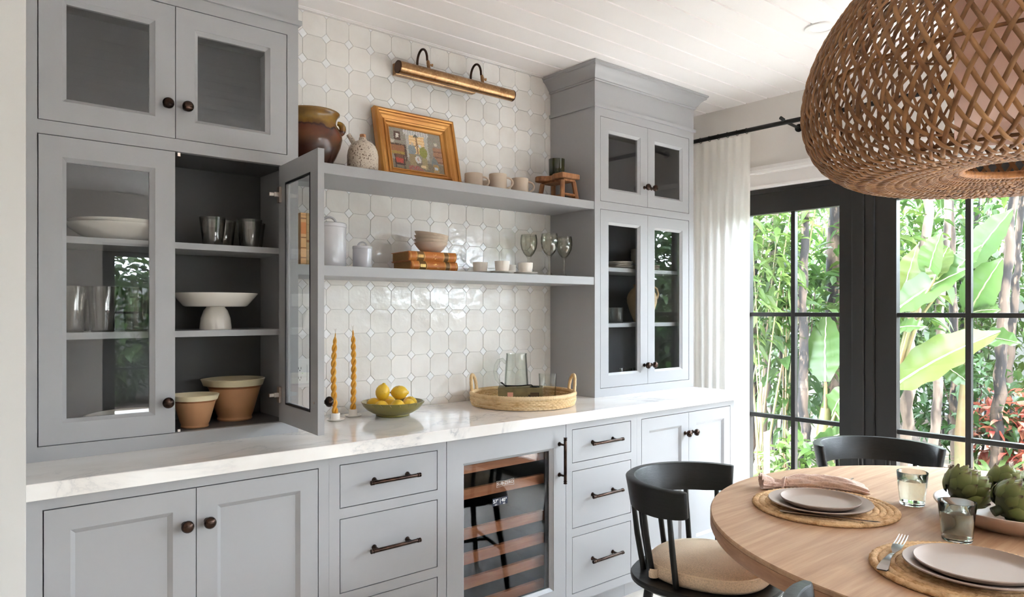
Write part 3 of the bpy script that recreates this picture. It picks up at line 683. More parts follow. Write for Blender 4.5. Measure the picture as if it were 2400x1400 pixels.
# brown glazed pot
POTM, t_, o_ = nt('brown_pot_glaze')
def _pot():
    t = t_; p = t.nodes.new('ShaderNodeBsdfPrincipled'); link(t, p.outputs[0], o_.inputs[0]); p.inputs['Roughness'].default_value = .22
    tc = t.nodes.new('ShaderNodeTexCoord'); sx = t.nodes.new('ShaderNodeSeparateXYZ'); link(t, tc.outputs['Object'], sx.inputs[0])
    v = coords(t, (1, 1, .22), rndoff=False); n = noise(t, v, 26, 4); a = t.nodes.new('ShaderNodeMath'); a.operation = 'MULTIPLY_ADD'; a.inputs[1].default_value = .055; link(t, n, a.inputs[0]); link(t, sx.outputs[2], a.inputs[2])
    mr = t.nodes.new('ShaderNodeMapRange'); mr.inputs[1].default_value = .1; mr.inputs[2].default_value = .24; link(t, a.outputs[0], mr.inputs[0])
    c = ramp(t, mr.outputs[0], [(0, srgb(58, 30, 18)), (.30, srgb(106, 60, 36)), (.50, srgb(98, 52, 34)), (.56, srgb(56, 30, 26)), (.60, srgb(122, 82, 38)), (.78, srgb(142, 108, 44)), (1, srgb(122, 88, 40))])
    mx = t.nodes.new('ShaderNodeMix'); mx.data_type = 'RGBA'; link(t, ramp(t, noise(t, coords(t, rndoff=False), 14, 4), [(.5, (0, 0, 0, 1)), (.75, (.75, .75, .75, 1))]), mx.inputs[0])
    link(t, c, mx.inputs[6]); mx.inputs[7].default_value = srgb(60, 34, 24); link(t, mx.outputs[2], p.inputs['Base Color'])
_pot()
pt = T('glazed_pot', 'large round brown pot with a mustard glazed neck and lug handles', 'pot', (1.1935, 2.595, ZS1))
P(MB().lathe(vessel([(.062, 0), (.070, .006), (.092, .045), (.109, .085), (.1165, .115), (.115, .135), (.107, .152), (.0965, .166), (.093, .176), (.094, .190), (.100, .203), (.107, .2095), (.1075, .214), (.104, .217)], .006), 48), 'body', POTM, pt, smooth=60)
for s in (0, 1):
    a0 = R(-30)+pi*s
    P(MB().tube([(cos(a0)*(.098+.020*sin(u))-sin(a0)*(.0), sin(a0)*(.098+.020*sin(u)), .158+.022*cos(u)) for u in [pi*(.0+i/10) for i in range(11)]], [.008, .0095, .011, .012, .0125, .0125, .0125, .012, .011, .0095, .008], 10), 'lug_handle', POTM, pt, smooth=60)
# speckled jug
jg = T('oil_jug', 'small speckled stoneware jug with a slanted spout and cork', 'jug', (1.398, 2.565, ZS1))
P(MB().lathe([(0, 0), (.0555, 0), (.0595, .004), (.0615, .03), (.0615, .075), (.058, .095), (.050, .112), (.038, .125), (.024, .133), (.0165, .136), (.0155, .142), (.0150, .147), (.0100, .147), (0, .144)], 40), 'body', SPECK, jg, smooth=60)
P(MB().lathe([(0, .140), (.0105, .140), (.0118, .147), (.0122, .159), (.0112, .1605), (0, .1605)], 20), 'cork', CORK, jg)
sx_, sy_ = -RT[0], -RT[1]
P(MB().tube([(sx_*.026, sy_*.026, .112), (sx_*.038, sy_*.038, .130), (sx_*.052, sy_*.052, .152), (sx_*.057, sy_*.057, .160)], [.0135, .0105, .0092, .0098], 14), 'spout', SPECK, jg, smooth=50)
# framed painting leaning on the tiles
pf = bpy.data.objects.new('framed_painting', None); COL.objects.link(pf); tag(pf, 'gilt framed oil painting of a cottage interior leaning on the tiles', 'painting')
PW, PH = .415, .337
pf.location = (1.7395, 2.6325, ZS1+.0082); pf.rotation_euler = (R(-13.2), 0, 0)
prof = [(0, .030), (0, .004), (.006, -.004), (.012, -.006), (.017, -.003), (.0185, .004), (.024, .007), (.032, .008), (.044, .0145), (.0455, .011), (.049, .0095), (.053, .012), (.058, .020), (.066, .024), (.067, .0215), (.071, .0215), (.074, .027), (.074, .032), (.0, .032)]
rr_ = lambda d, y: [(-PW/2+d, y, d), (PW/2-d, y, d), (PW/2-d, y, PH-d), (-PW/2+d, y, PH-d)]
P(MB().rings([rr_(d, y) for d, y in prof]), 'frame', GILT, pf, smooth=0)
for d, y in ((.0182, .0036), (.0447, .0136), (.0668, .0232)):
    P(MB().rings([rr_(d-.0008, y-.0006), rr_(d+.0008, y-.0004), rr_(d+.0008, y+.002), rr_(d-.0008, y+.002)], True), 'groove_line', GILTD, pf, smooth=0)
cvm, t_, o_ = nt('oil_paint'); _p = t_.nodes.new('ShaderNodeBsdfPrincipled'); link(t_, _p.outputs[0], o_.inputs[0]); _p.inputs['Roughness'].default_value = .4
_a = t_.nodes.new('ShaderNodeVertexColor'); _a.layer_name = 'paint'; link(t_, _a.outputs[0], _p.inputs['Base Color'])
_b = t_.nodes.new('ShaderNodeBump'); _b.inputs['Strength'].default_value = .4; _b.inputs['Distance'].default_value = .002; link(t_, noise(t_, coords(t_, (1, 1, 2)), 90, 3), _b.inputs['Height']); link(t_, _b.outputs[0], _p.inputs['Normal'])
NU, NV = 84, 60
cw, chh = PW-.148, PH-.148
cm = MB().grid(lambda u, v: (-cw/2+cw*u, 0, chh*v), NU, NV)
cme = cm.mesh('canvas', cvm, 0, fix=False)
q = random.Random(11)
def jit(c, a=10): k = q.uniform(-a, a); return srgb(*[max(0, min(255, x+k+q.uniform(-5, 5))) for x in c])
def inr(u, v, a): return a[0] <= u <= a[1] and a[2] <= v <= a[3]
def paint(u, v):
    u += q.uniform(-.008, .008); v += q.uniform(-.010, .010); c = (150, 142, 130)
    if v < .22: c = (128, 116, 98)
    if inr(u, v, (.30, .36, .30, .90)) or inr(u, v, (.66, .73, .30, .90)): c = (186, 180, 176)      # curtains
    if inr(u, v, (.36, .66, .42, .88)): c = (238, 206, 158) if int(v*40) % 3 else (222, 180, 124)     # bright window
    if inr(u, v, (.495, .525, .42, .88)) or inr(u, v, (.36, .66, .60, .625)): c = (150, 116, 86)
    if inr(u, v, (.27, .76, .87, .99)): c = (206, 202, 200) if int(u*60) % 3 else (176, 172, 172)
    if abs(u-.5) < .05*(.93-v)/.08 and .85 < v < .93: c = (96, 92, 88)                               # hanging lamp
    if inr(u, v, (.08, .20, .70, .92)): c = (96, 70, 60)
    if inr(u, v, (.115, .17, .76, .87)): c = (222, 216, 206)                                          # wall clock
    if inr(u, v, (.01, .07, .62, .70)) or inr(u, v, (.86, .92, .70, .78)): c = (208, 200, 190)
    if inr(u, v, (0, .27, .34, .60)): c = (160, 108, 76) if v > .42 else (168, 140, 70)                # sideboard
    if inr(u, v, (0, .27, .57, .61)) or inr(u, v, (.25, .285, .2, .6)): c = (92, 68, 56)
    if inr(u, v, (.04, .24, .08, .35)): c = (120, 84, 66)
    if inr(u, v, (.07, .21, .14, .25)): c = (186, 78, 64)
    if inr(u, v, (.04, .24, .09, .12)) or inr(u, v, (.05, .065, 0, .34)) or inr(u, v, (.215, .23, 0, .34)): c = (70, 50, 44)
    if inr(u, v, (.82, 1, .25, .66)): c = (166, 124, 98) if int(v*30) % 4 else (130, 92, 72)
    if inr(u, v, (.76, .93, .18, .44)) and (v-.18) < .26*(1-abs(u-.83)/.1): c = (124, 128, 128)
    if (u-.40)**2/.0055+(v-.50)**2/.022 < 1: c = (138, 146, 152)                                      # seated figures, turned away
    if (u-.415)**2/.0009+(v-.66)**2/.0022 < 1: c = (206, 186, 164)
    if (u-.62)**2/.0060+(v-.48)**2/.020 < 1: c = (148, 146, 72)
    if (u-.565)**2/.0008+(v-.63)**2/.0020 < 1: c = (222, 216, 214)
    if inr(u, v, (.33, .46, .10, .40)): c = (156, 138, 104)
    if inr(u, v, (.57, .68, .06, .34)): c = (164, 148, 112)
    if (u-.50)**2/.0035+(v-.28)**2/.008 < 1: c = (212, 206, 204)
    if inr(u, v, (.49, .505, .25, .33)): c = (176, 110, 72)
    if inr(u, v, (.30, .60, .01, .11)) and u+v < .62: c = (168, 84, 78) if int((u+v)*50) % 2 else (150, 120, 106)
    if inr(u, v, (.54, .64, .08, .15)): c = (222, 200, 158)
    if inr(u, v, (.79, .90, .02, .22)): c = (176, 144, 96)
    if inr(u, v, (.815, .88, .08, .15)): c = (198, 208, 218)
    return c
ca = cme.color_attributes.new('paint', 'FLOAT_COLOR', 'CORNER')
for f in cme.polygons:
    i, j = f.index % NU, f.index//NU; c_ = jit(paint((i+.5)/NU, (j+.5)/NV))
    for l_ in f.loop_indices: ca.data[l_].color = c_
place('canvas', cme, pf, (0, .0262, .074))
P(MB().box(-cw/2, cw/2, .0268, .0295, .074, .074+chh), 'backing_board', GILTD, pf, smooth=0)
# brass picture light
pl = T('picture_light', 'aged brass picture light bar mounted over the framed painting', 'lamp', (1.9275, YW, 2.397))
P(MB().box(-.2775, .165, -.030, -.001, 0, .052), 'backplate', BRASS, pl, smooth=0, bev=.003)
by = -.118; bl = .635; nseg = 26
arc = [R(8)+R(288)*i/nseg for i in range(nseg+1)]
sec = [(by+.027*cos(a), .027*sin(a)) for a in arc]+[(by+.0255*cos(a), .0255*sin(a)) for a in arc[::-1]]
P(MB().prism(sec, -bl/2, bl/2, 'x'), 'shade', BRASS, pl, smooth=40)
for s in (-1, 1): P(MB().lathe([(0, -.0015), (.0268, -.0015), (.0275, 0), (.0275, .004), (.0255, .005), (0, .005)], 28).xf(Matrix.Translation((s*bl/2-(0 if s > 0 else .004), by, 0))@Matrix.Rotation(R(90), 4, 'Y')), 'end_cap', DBRASS, pl)
P(MB().tube([(-bl/2+.03, by, 0), (bl/2-.03, by, 0)], .008, 12), 'lamp_tube', PLASTIC, pl)
for ax in (-.162, .140):
    P(MB().tube([(ax, -.022, .045)]+[(ax, -.064+.040*cos(u), .070+.056*sin(u)) for u in [pi*i/12 for i in range(13)]]+[(ax, -.110, .055)], .0055, 10), 'arm', DBRASS, pl, smooth=60)
    j_ = P(MB().tube([(ax, -.110, .062), (ax, -.1145, .046), (ax, -.117, .030), (ax, -.118, .025)], [.007, .009, .0075, .008], 12), 'joint', BRASS, pl, smooth=50)
    P(MB().tube([(ax, -.1145, .046), (ax+.014, -.1145, .046), (ax+.020, -.1145, .046), (ax+.024, -.1145, .046)], [.004, .004, .0075, .002], 10), 'wing_screw', BRASS, j_, smooth=50)
    P(MB().lathe([(0, 0), (.006, 0), (.004, .004), (0, .005)], 12).xf(Matrix.Translation((ax-.06, -.030, .014))@Matrix.Rotation(R(90), 4, 'X')), 'screw', BRASS, pl)
# mugs
ma = R(-40)
cup_with_handle('mug', 'taupe stoneware mug standing just beside the gilt frame', .0412, .071, MUGM, (1.951, 2.56, ZS1), ma, 'taupe mugs on the upper shelf')
cup_with_handle('mug', 'taupe stoneware mug half hidden behind two other mugs', .0412, .071, MUGM, (2.125, 2.665, ZS1), ma, 'taupe mugs on the upper shelf')
cup_with_handle('mug', 'taupe stoneware mug in the middle of the row, in front of the hidden one', .0412, .078, MUGM, (2.067, 2.53, ZS1), ma, 'taupe mugs on the upper shelf')
cup_with_handle('mug', 'taupe stoneware mug nearest the little wooden stool', .0412, .076, MUGM, (2.208, 2.54, ZS1), ma, 'taupe mugs on the upper shelf')
# little wooden stool and candle
st = T('mini_stool', 'small rustic wooden stool on the upper shelf carrying a green candle', 'stool', (2.505, 2.60, ZS1)); SH = .134
top = [(-.060, -.105), (.062, -.105), (.062, .095), (-.030, .100), (-.062, .092), (-.074, .070), (-.066, .046), (-.044, .030), (-.034, .010), (-.040, -.012), (-.052, -.026), (-.060, -.045)]
P(MB().prism(top, SH-.026, SH), 'seat', STOOLW, st, smooth=0, bev=.004)
P(MB().box(-.030, .050, -.085, .080, SH-.036, SH-.0262), 'seat_batten', STOOLW, st, smooth=0, bev=.002)
for lx, ly, ex, ey in ((-.036, -.080, -.012, -.012), (.042, -.080, .012, -.012), (-.034, .066, -.014, .012), (.042, .066, .012, .012)):
    P(MB().tube([(lx+ex, ly+ey, 0), (lx, ly, SH-.0365)], .0125, 8), 'leg', STOOLW, st, smooth=0)
for ly in (-.086, .072): P(MB().tube([(-.034, ly, .030), (.044, ly, .030)], .007, 8), 'stretcher', STOOLW, st)
for lx in (-.043, .049): P(MB().tube([(lx, -.080, .022), (lx, .066, .022)], .007, 8), 'stretcher', STOOLW, st)
cd = T('candle_glass', 'dark green glass candle standing on the small wooden stool', 'candle', (2.5215, 2.615, ZS1+SH))
P(MB().lathe(vessel([(.037, 0), (.0395, .003), (.0405, .04), (.0415, .088)], .003), 32), 'glass', GREENGL, cd, smooth=40)
P(MB().lathe([(0, .003), (.037, .003), (.0378, .06), (0, .06)], 24), 'wax', CERM, cd); P(MB().tube([(0, 0, .058), (.001, 0, .072)], .001, 6), 'wick', DARKL, cd)
P(MB().lathe([(0, 0), (.011, 0), (.011, .0006), (0, .0006)], 20).xf(Matrix.Translation((.0385, -.0135, .046))@Matrix.Rotation(R(-19), 4, 'Z')@Matrix.Rotation(R(90), 4, 'Y')), 'round_label', LOGOW, cd)
# lower shelf: upright books
def upright_book(x, w, h, d, m, label, band):
    b = T('book', label, 'book', (x, 2.50, ZS2))
    P(MB().box(-w/2, w/2, 0, .003, 0, h).box(-w/2, -w/2+.0025, .0031, d, 0, h).box(w/2-.0025, w/2, .0031, d, 0, h), 'cover', m, b, smooth=0)
    P(MB().box(-w/2+.0026, w/2-.0026, .0032, d-.004, .003, h-.003), 'pages', PAGES, b, smooth=0)
    for z0, z1, mm in band: P(MB().box(-w/2+.0004, w/2-.0004, -.0004, .0001, z0, z1), 'spine_band', mm, b, smooth=0)
upright_book(1.1195, .0215, .193, .14, BKORANGE, 'peach book with an orange label standing upright seen through the open glass door',
             [(.115, .158, BKBAND), (.006, .0072, BKPRINT), (.026, .030, BKPRINT), (.062, .066, BKPRINT), (.100, .104, BKPRINT), (.170, .175, BKPRINT), (.184, .1855, BKPRINT)])
upright_book(1.1425, .0225, .193, .14, BKTAN, 'tan book standing upright against the peach book',
             [(.005, .0065, BKPRINT), (.030, .0312, BKPRINT), (.050, .0512, BKPRINT), (.085, .094, BKPRINT), (.120, .1212, BKPRINT), (.150, .1512, BKPRINT), (.185, .1862, BKPRINT)])
# canisters
def canister(r, h, label, loc, lr, hr, rz):
    c = T('canister', label, 'canister', loc, rz, None)
    P(MB().lathe(vessel([(r*.97, 0), (r*.99, .003), (r*.985, h*.5), (r*.99, h)], .004), 36), 'body', CANI, c, smooth=40)
    l = P(MB().lathe([(0, h+.0002), (r*1.0, h+.0002), (r*1.015, h+.002), (r*1.02, h+.006), (r*1.01, h+.0085), (r*1.015, h+.010), (r*1.01, h+lr), (r*.97, h+lr+.002), (0, h+lr+.0025)], 36), 'lid', CANI, c, smooth=40)
    P(MB().tube([(hr*cos(a), 0, h+lr+hr*1.0*sin(a)) for a in [pi*i/14 for i in range(15)]], .0036 if r < .05 else .005, 8), 'handle', CANI, l, smooth=60)
canister(.0668, .156, 'tall pale grey lidded canister beside the upright books', (1.264, 2.590, ZS2), .015, .027, R(-30))
canister(.0385, .077, 'short pale grey lidded canister with a loop handle beside the tall one', (1.391, 2.555, ZS2), .010, .018, R(-38))
# leather books lying down and a nest of bowls
def flat_book(z, label, rz, dx):
    b = T('book', label, 'book', (1.70+dx, 2.585, z), rz); L_, D_, H_ = .225, .165, .0395
    c = MB().box(-L_/2, L_/2, -D_/2+.004, D_/2, 0, .0028).box(-L_/2, L_/2, -D_/2+.004, D_/2, H_-.0028, H_)
    P(c, 'cover', LEATHER, b, smooth=0, bev=.0008)
    sp_ = [(-D_/2+.0045-.0105*sin(pi*i/8), H_*i/8) for i in range(9)]+[(-D_/2+.0075, H_), (-D_/2+.0075, 0)]
    P(MB().prism(sp_, -L_/2, L_/2, 'x'), 'spine', LEATHER, b, smooth=40)
    P(MB().box(-L_/2+.005, L_/2-.005, -D_/2+.008, D_/2-.005, .0029, H_-.0029), 'pages', PAGES, b, smooth=0)
    def strip(x0, x1, m, nm, g=.0006):
        s_ = [(-D_/2+.0045-(.0105+g)*sin(pi*i/8), H_/2+(H_/2+g*.3)*(i/4-1)) for i in range(9)]+[(-D_/2+.007, H_*.9), (-D_/2+.007, H_*.1)]
        P(MB().prism(s_, x0, x1, 'x'), nm, m, b, smooth=40)
    strip(-.075, -.043, LEATHD, 'title_label'); strip(.052, .073, LEATHD, 'title_label')
    for x in (-.106, -.103, -.079, -.075, -.043, -.039, .048, .052, .073, .077, .103, .106): strip(x-.0005, x+.0005, GOLD, 'gilt_line', .0009)
    for x in (-.069, -.062, -.056, -.050): P(MB().box(x-.002, x+.002, -D_/2-.0072, -D_/2-.0066, H_*.34, H_*.66), 'gilt_letter', GOLD, b, smooth=0)
    for k in range(11):
        u = RND.uniform(-.014, .014); v = RND.uniform(-.010, .010); s = RND.uniform(.0012, .0038)
        P(MB().lathe([(0, 0), (s, 0), (s*.7, .0006), (0, .0007)], 8).xf(Matrix.Translation((u+.004, -D_/2-.0053+abs(v)*.18, H_/2+v))@Matrix.Rotation(R(90), 4, 'X')), 'gilt_flower', GOLD, b, smooth=0)
    return b
flat_book(ZS2, 'tan leather book lying flat, underneath the other leather book', R(-3), .006)
flat_book(ZS2+.0397, 'tan leather book lying flat with the nest of bowls on top', R(-5), 0)
zb_ = ZS2+.0795
for k in range(4):
    one('bowl', bowl_prof(.073+.001*k, .047, .034, .0030, .003, 1.2), BOWLM, ['bottom bowl of the beige nest, resting on the leather books', 'second bowl up in the beige nest on the leather books', 'third bowl up in the beige nest on the leather books', 'top bowl of the beige nest on the leather books, tilted'][k], 'bowl',
        (1.752-.001*k, 2.605, zb_+.0138*k), 'nested beige bowls', rot=Matrix.Rotation(R((0, 2, 4.5, 8)[k]), 3, Vector((FW[0], FW[1], 0))).to_euler(), wob=lambda a, z: .012*sin(2*a+1)+.008*sin(3*a))
# espresso cups, saucers and wine glasses
def ecup(x, y, label, z=ZS2, r=.0345, h=.050): one('espresso_cup', vessel([(r*.62, 0), (r*.78, .003), (r*.9, .014), (r*.97, h*.6), (r, h)], .0025), CERM, label, 'cup', (x, y, z), 'small white cups on the lower shelf')
def saucer(x, y, label, r=.058): one('saucer', [(0, 0), (r*.5, 0), (r*.55, .002), (r*.9, .006), (r, .011), (r*.99, .0125), (r*.88, .008), (r*.5, .0045), (0, .004)], CERM, label, 'saucer', (x, y, ZS2), 'white saucers on the lower shelf')
saucer(2.082, 2.515, 'white saucer under the taller cup'); saucer(2.222, 2.515, 'white saucer under the cup beside the wine glasses'); saucer(2.020, 2.60, 'white saucer under the cup beside the leather books')
ecup(2.020, 2.60, 'small white cup beside the stacked leather books', ZS2+.0045); ecup(2.080, 2.515, 'small white cup on the middle saucer', ZS2+.0045, h=.054); ecup(2.222, 2.515, 'small white cup in front of the wine glasses', ZS2+.0045, h=.052)
ecup(2.222, 2.628, 'small white cup set behind the two cups on saucers', ZS2, .030, .052)
WGP = [(0, 0), (.035, 0), (.036, .0015), (.030, .004), (.012, .010), (.0068, .020), (.0058, .070), (.0066, .090), (.011, .098), (.026, .116), (.038, .140), (.0425, .165), (.0420, .188), (.0385, .209), (.0375, .2095), (.0400, .188), (.0407, .165), (.0365, .141), (.0245, .119), (.010, .102), (0, .100)]
for x, y, s, lb in ((2.368, 2.655, 1.0, 'smoky wine glass standing behind the white cups'), (2.405, 2.545, 1.0, 'smoky wine glass in the middle of the three'), (2.535, 2.575, .98, 'smoky wine glass beside the cabinet side')):
    one('wine_glass', [(r*s, z*s) for r, z in WGP], OLIVEGL, lb, 'wine glass', (x, y, ZS2+.0002), 'smoky wine glasses on the lower shelf', smooth=60)
# ---------------------------------------------------------------- inside the glazed cabinets
A1, A2, A0 = 1.5782, 1.2882, .9607
for k in range(2):
    one('serving_bowl', bowl_prof(.147-.001*k, .052, .070, .004, .004, 1.35), CERW, ['wide white serving bowl, lower of two behind the shut glass door', 'wide white serving bowl nested on top of the other'][k], 'bowl', (.530+.004*k, 2.600, A1+.012*k), 'wide white bowls')
TUMP = lambda r, h: vessel([(r*.70, 0), (r*.74, .004), (r*.86, h*.5), (r, h)], .0022)
for x, y, lb in ((.815, 2.560, 'smoky tumbler on the top shelf of the open cupboard side'), (.935, 2.540, 'smoky tumbler on the top shelf beside the open door'), (.878, 2.640, 'smoky tumbler behind the other tumblers on the top shelf'), (.985, 2.640, 'smoky tumbler at the back corner of the top shelf')):
    one('tumbler', TUMP(.0435, .098), SMOKE, lb, 'glass', (x, y, A1), 'smoky tumblers on the top shelf', smooth=60)
for x, y, lb in ((.392, 2.545, 'tall smoky tumbler nearest the white wall end'), (.474, 2.535, 'tall smoky tumbler in the middle behind the shut glass door'), (.575, 2.565, 'tall smoky tumbler beside the cake stand'), (.425, 2.650, 'tall smoky tumbler at the back of the middle shelf')):
    one('tumbler', TUMP(.0445, .142), SMOKE, lb, 'glass', (x, y, A2), 'tall smoky tumblers on the middle shelf', smooth=60)
ck = T('cake_stand', 'white ceramic cake stand with a flared foot', 'cake stand', (.838, 2.600, A2))
P(MB().lathe([(0, 0), (.053, 0), (.0535, .004), (.049, .040), (.040, .066), (.032, .076), (.030, .080), (0, .080)], 36), 'pedestal', CERW, ck, smooth=50)
P(MB().lathe([(0, .0802), (.098, .0802), (.106, .084), (.128, .110), (.1395, .124), (.1405, .1275), (.137, .1275), (.124, .113), (.104, .092), (.09, .089), (0, .088)], 48), 'plate', CERW, ck, smooth=50)
for k in range(3):
    one('pasta_bowl', bowl_prof(.116, .034, .058, .0035, .003, 1.3), CERW, ['bottom shallow bowl of the white stack on the cupboard floor', 'middle shallow bowl of the white stack on the cupboard floor', 'top shallow bowl of the white stack, slightly tilted'][k], 'bowl', (.548, 2.590, A0+.0135*k), 'white shallow bowls on the cupboard floor', rot=(0, R(-2.2) if k == 2 else 0, 0))
def yellowware(x, y, s, label, rz):
    t = T('mixing_bowl', label, 'bowl', (x, y, A0), rz)
    f = lambda pr: [(r*s, z*s) for r, z in pr]
    P(MB().lathe(f([(0, 0), (.050, 0), (.052, .004), (.050, .008), (.050, .011), (.0545, .020), (.076, .098), (.0775, .104), (.072, .104), (.050, .02), (0, .018)]), 40), 'body', TERRAC, t, smooth=50)
    P(MB().lathe(f([(.0772, .1005), (.0785, .1005), (.0798, .107), (.0785, .107)]), 40), 'glaze_band', TERRAB, t, smooth=50)
    sp_ = lambda a, z: .10*max(0, cos(a))**24
    P(MB().lathe(f([(.0790, .1068), (.0830, .1070), (.0885, .1235), (.0900, .1265), (.0885, .1280), (.0845, .1265), (.0775, .107)]), 64, wob=sp_), 'glazed_rim', CREAMG, t, smooth=50)
yellowware(.752, 2.545, .86, 'smaller cream-rimmed clay mixing bowl with a pouring lip', R(125))
yellowware(.915, 2.630, 1.16, 'larger cream-rimmed clay mixing bowl with a pouring lip', R(160))
for k in range(4):
    one('side_plate', plate_prof(.066, .011, .6, .003), CERM, ['bottom', 'second', 'third', 'top'][k]+' white plate of the stack behind the shut glass door', 'plate', (2.962+.003*(k % 2), 2.575, A1+.0092*k), 'white plates in the shut cabinet')
for k in range(3): one('dinner_plate', plate_prof(.092, .010, .6, .003), MUGM, ['bottom', 'middle', 'top'][k]+' beige plate of the stack under the footed bowls', 'plate', (3.205, 2.615, A1+.0088*k), 'beige plates under the footed bowls')
for k in range(3): one('footed_bowl', bowl_prof(.068, .052, .030, .003), BOWLM, ['bottom beige bowl on the plates behind glass', 'middle beige bowl on the plates behind glass', 'top beige bowl on the plates behind glass'][k], 'bowl', (3.200, 2.615, A1+.034+.019*k), 'beige bowls behind glass')
one('tumbler', vessel([(.036, 0), (.0375, .003), (.0385, .082)], .0022), CLEARGL, 'clear straight-sided tumbler behind the shut glass door', 'glass', (2.892, 2.545, A2), smooth=60)
jr = T('terracotta_jar', 'sand coloured terracotta jar with one handle behind glass', 'jar', (3.175, 2.600, A2), R(-40))
P(MB().lathe(vessel([(.040, 0), (.046, .006), (.068, .060), (.083, .110), (.085, .135), (.078, .160), (.060, .185), (.046, .195), (.045, .203), (.052, .212)], .005), 40), 'body', JUGM, jr, smooth=60)
P(MB().tube([(.046, 0, .200), (.066, 0, .202), (.084, 0, .188), (.091, 0, .160), (.084, 0, .130)], .0075, 8, flat=.8), 'handle', JUGM, jr, smooth=60)
one('shallow_plate', plate_prof(.085, .020, .5), CERM, 'single white shallow plate on the floor of the shut cabinet', 'plate', (2.885, 2.575, A0))
for x, y, lb in ((3.035, 2.60, 'small smoky tumbler beside the shallow white plate'), (3.125, 2.575, 'small smoky tumbler standing away from the shallow white plate')): one('tumbler', TUMP(.036, .075), SMOKE, lb, 'glass', (x, y, A0), 'small smoky tumblers', smooth=60)
# ---------------------------------------------------------------- on the worktop
ZT = .9201
def candle(x, y, hgt, label, lh, seed):
    h = T('candle_holder', lh, 'candle holder', (x, y, ZT), 0, None)
    P(MB().lathe([(0, 0), (.022, 0), (.028, .002), (.0345, .0055), (.035, .0075), (.0335, .0085), (.024, .005), (.0175, .005), (.0170, .030), (.0160, .0305), (.0125, .0300), (.0118, .010), (0, .010)], 36), 'dish', CERM, h, smooth=40)
    c = T('twisted_candle', label, 'candle', (x, y, ZT+.0115)); q = random.Random(seed); n = 90; bx, bq = q.uniform(-.004, .004), q.uniform(-.004, .004)
    for s in (0, 1):
        pts = []; rs = []
        for i in range(n+1):
            u = i/n; a = s*pi+u*2*pi*hgt/.062; tp = 1-.75*max(0, (u-.86)/.14)-.18*u; rad = .0060*tp
            pts.append((bx*sin(pi*u)*2+rad*cos(a), bq*sin(pi*u)*2+rad*sin(a), u*hgt)); rs.append(.0066*tp)
        P(MB().tube(pts, rs, 8), 'strand', BEESWAX, c, smooth=60)
    for k in range(3):
        d = k*2.1; P(MB().tube([(0, 0, hgt-.002), (.003*cos(d), .003*sin(d), hgt+.010), (.006*cos(d+.6), .006*sin(d+.6), hgt+.017), (.002*cos(d+1.5), .002*sin(d+1.5), hgt+.013)], .0005, 5), 'wick', WICK, c)
candle(1.297, 2.600, .335, 'twisted beeswax candle beside the open cabinet door', 'pale grey dish candle holder beside the open cabinet door', 1)
candle(1.402, 2.655, .345, 'twisted beeswax candle nearer the bowl of lemons', 'pale grey dish candle holder nearer the bowl of lemons', 2)
LB = (1.542, 2.575)
fb_ = T('fruit_bowl', 'shallow olive green glazed bowl holding lemons', 'bowl', LB+(ZT,))
P(MB().lathe(vessel([(.066, 0), (.069, .002), (.069, .008), (.084, .014), (.106, .027), (.121, .043), (.1295, .060)], .004), 48), 'body', OLIVE, fb_, smooth=60)
for k in range(9):
    a0 = R(200+k*17)
    P(MB().tube([((.131-.034*u-.025*u*u)*cos(a0+.22*u), (.131-.034*u-.025*u*u)*sin(a0+.22*u), .058-.044*u) for u in [i/6*(.5+.5*((k*7) % 5)/4) for i in range(7)]], .0016, 5, flat=.5), 'glaze_drip', OLIVEDRIP, fb_)
lm = MB().lathe([(0, -.036), (.004, -.0345), (.010, -.031), (.019, -.024), (.0255, -.013), (.0280, 0), (.0262, .012), (.0205, .0225), (.012, .030), (.007, .033), (.0055, .0365), (0, .038)], 24).mesh('lemon', LEMON, 60)
def lemon(r, f, z, rot, label, s=1.0):
    o = place('lemon', lm, None, (LB[0]+RT[0]*r+FW[0]*f, LB[1]+RT[1]*r+FW[1]*f, ZT+z), rot, (s, s, s)); tag(o, label, 'lemon', 'lemons in the olive bowl')
    P(MB().lathe([(0, -.039), (.0018, -.0385), (.0028, -.0345), (0, -.034)], 8), 'stem', STEMB, o)
hz_ = lambda a, t=0: (R(90)+t, 0, R(a))
lemon(-.076, -.005, .046, hz_(20), 'lemon at the rim on the candle side of the bowl')
lemon(-.036, -.060, .042, hz_(-50), 'front lemon lying below the upright lemon', .98)
lemon(.030, -.060, .044, hz_(-38), 'front lemon lying below the sideways top lemon', 1.05)
lemon(-.012, .005, .040, hz_(60), 'lemon in the middle under the two top ones')
lemon(.070, -.028, .045, hz_(-70), 'lemon towards the basket side of the bowl', .95)
lemon(.066, .036, .047, hz_(10), 'lemon at the back on the basket side')
lemon(-.030, .060, .046, hz_(80), 'lemon at the back by the tiles')
lemon(-.040, -.012, .097, (R(8), R(6), 0), 'lemon standing upright on top of the pile', 1.05)
lemon(.026, .008, .094, (R(90), 0, R(50)), 'lemon lying sideways on top of the pile with a stem', 1.05)
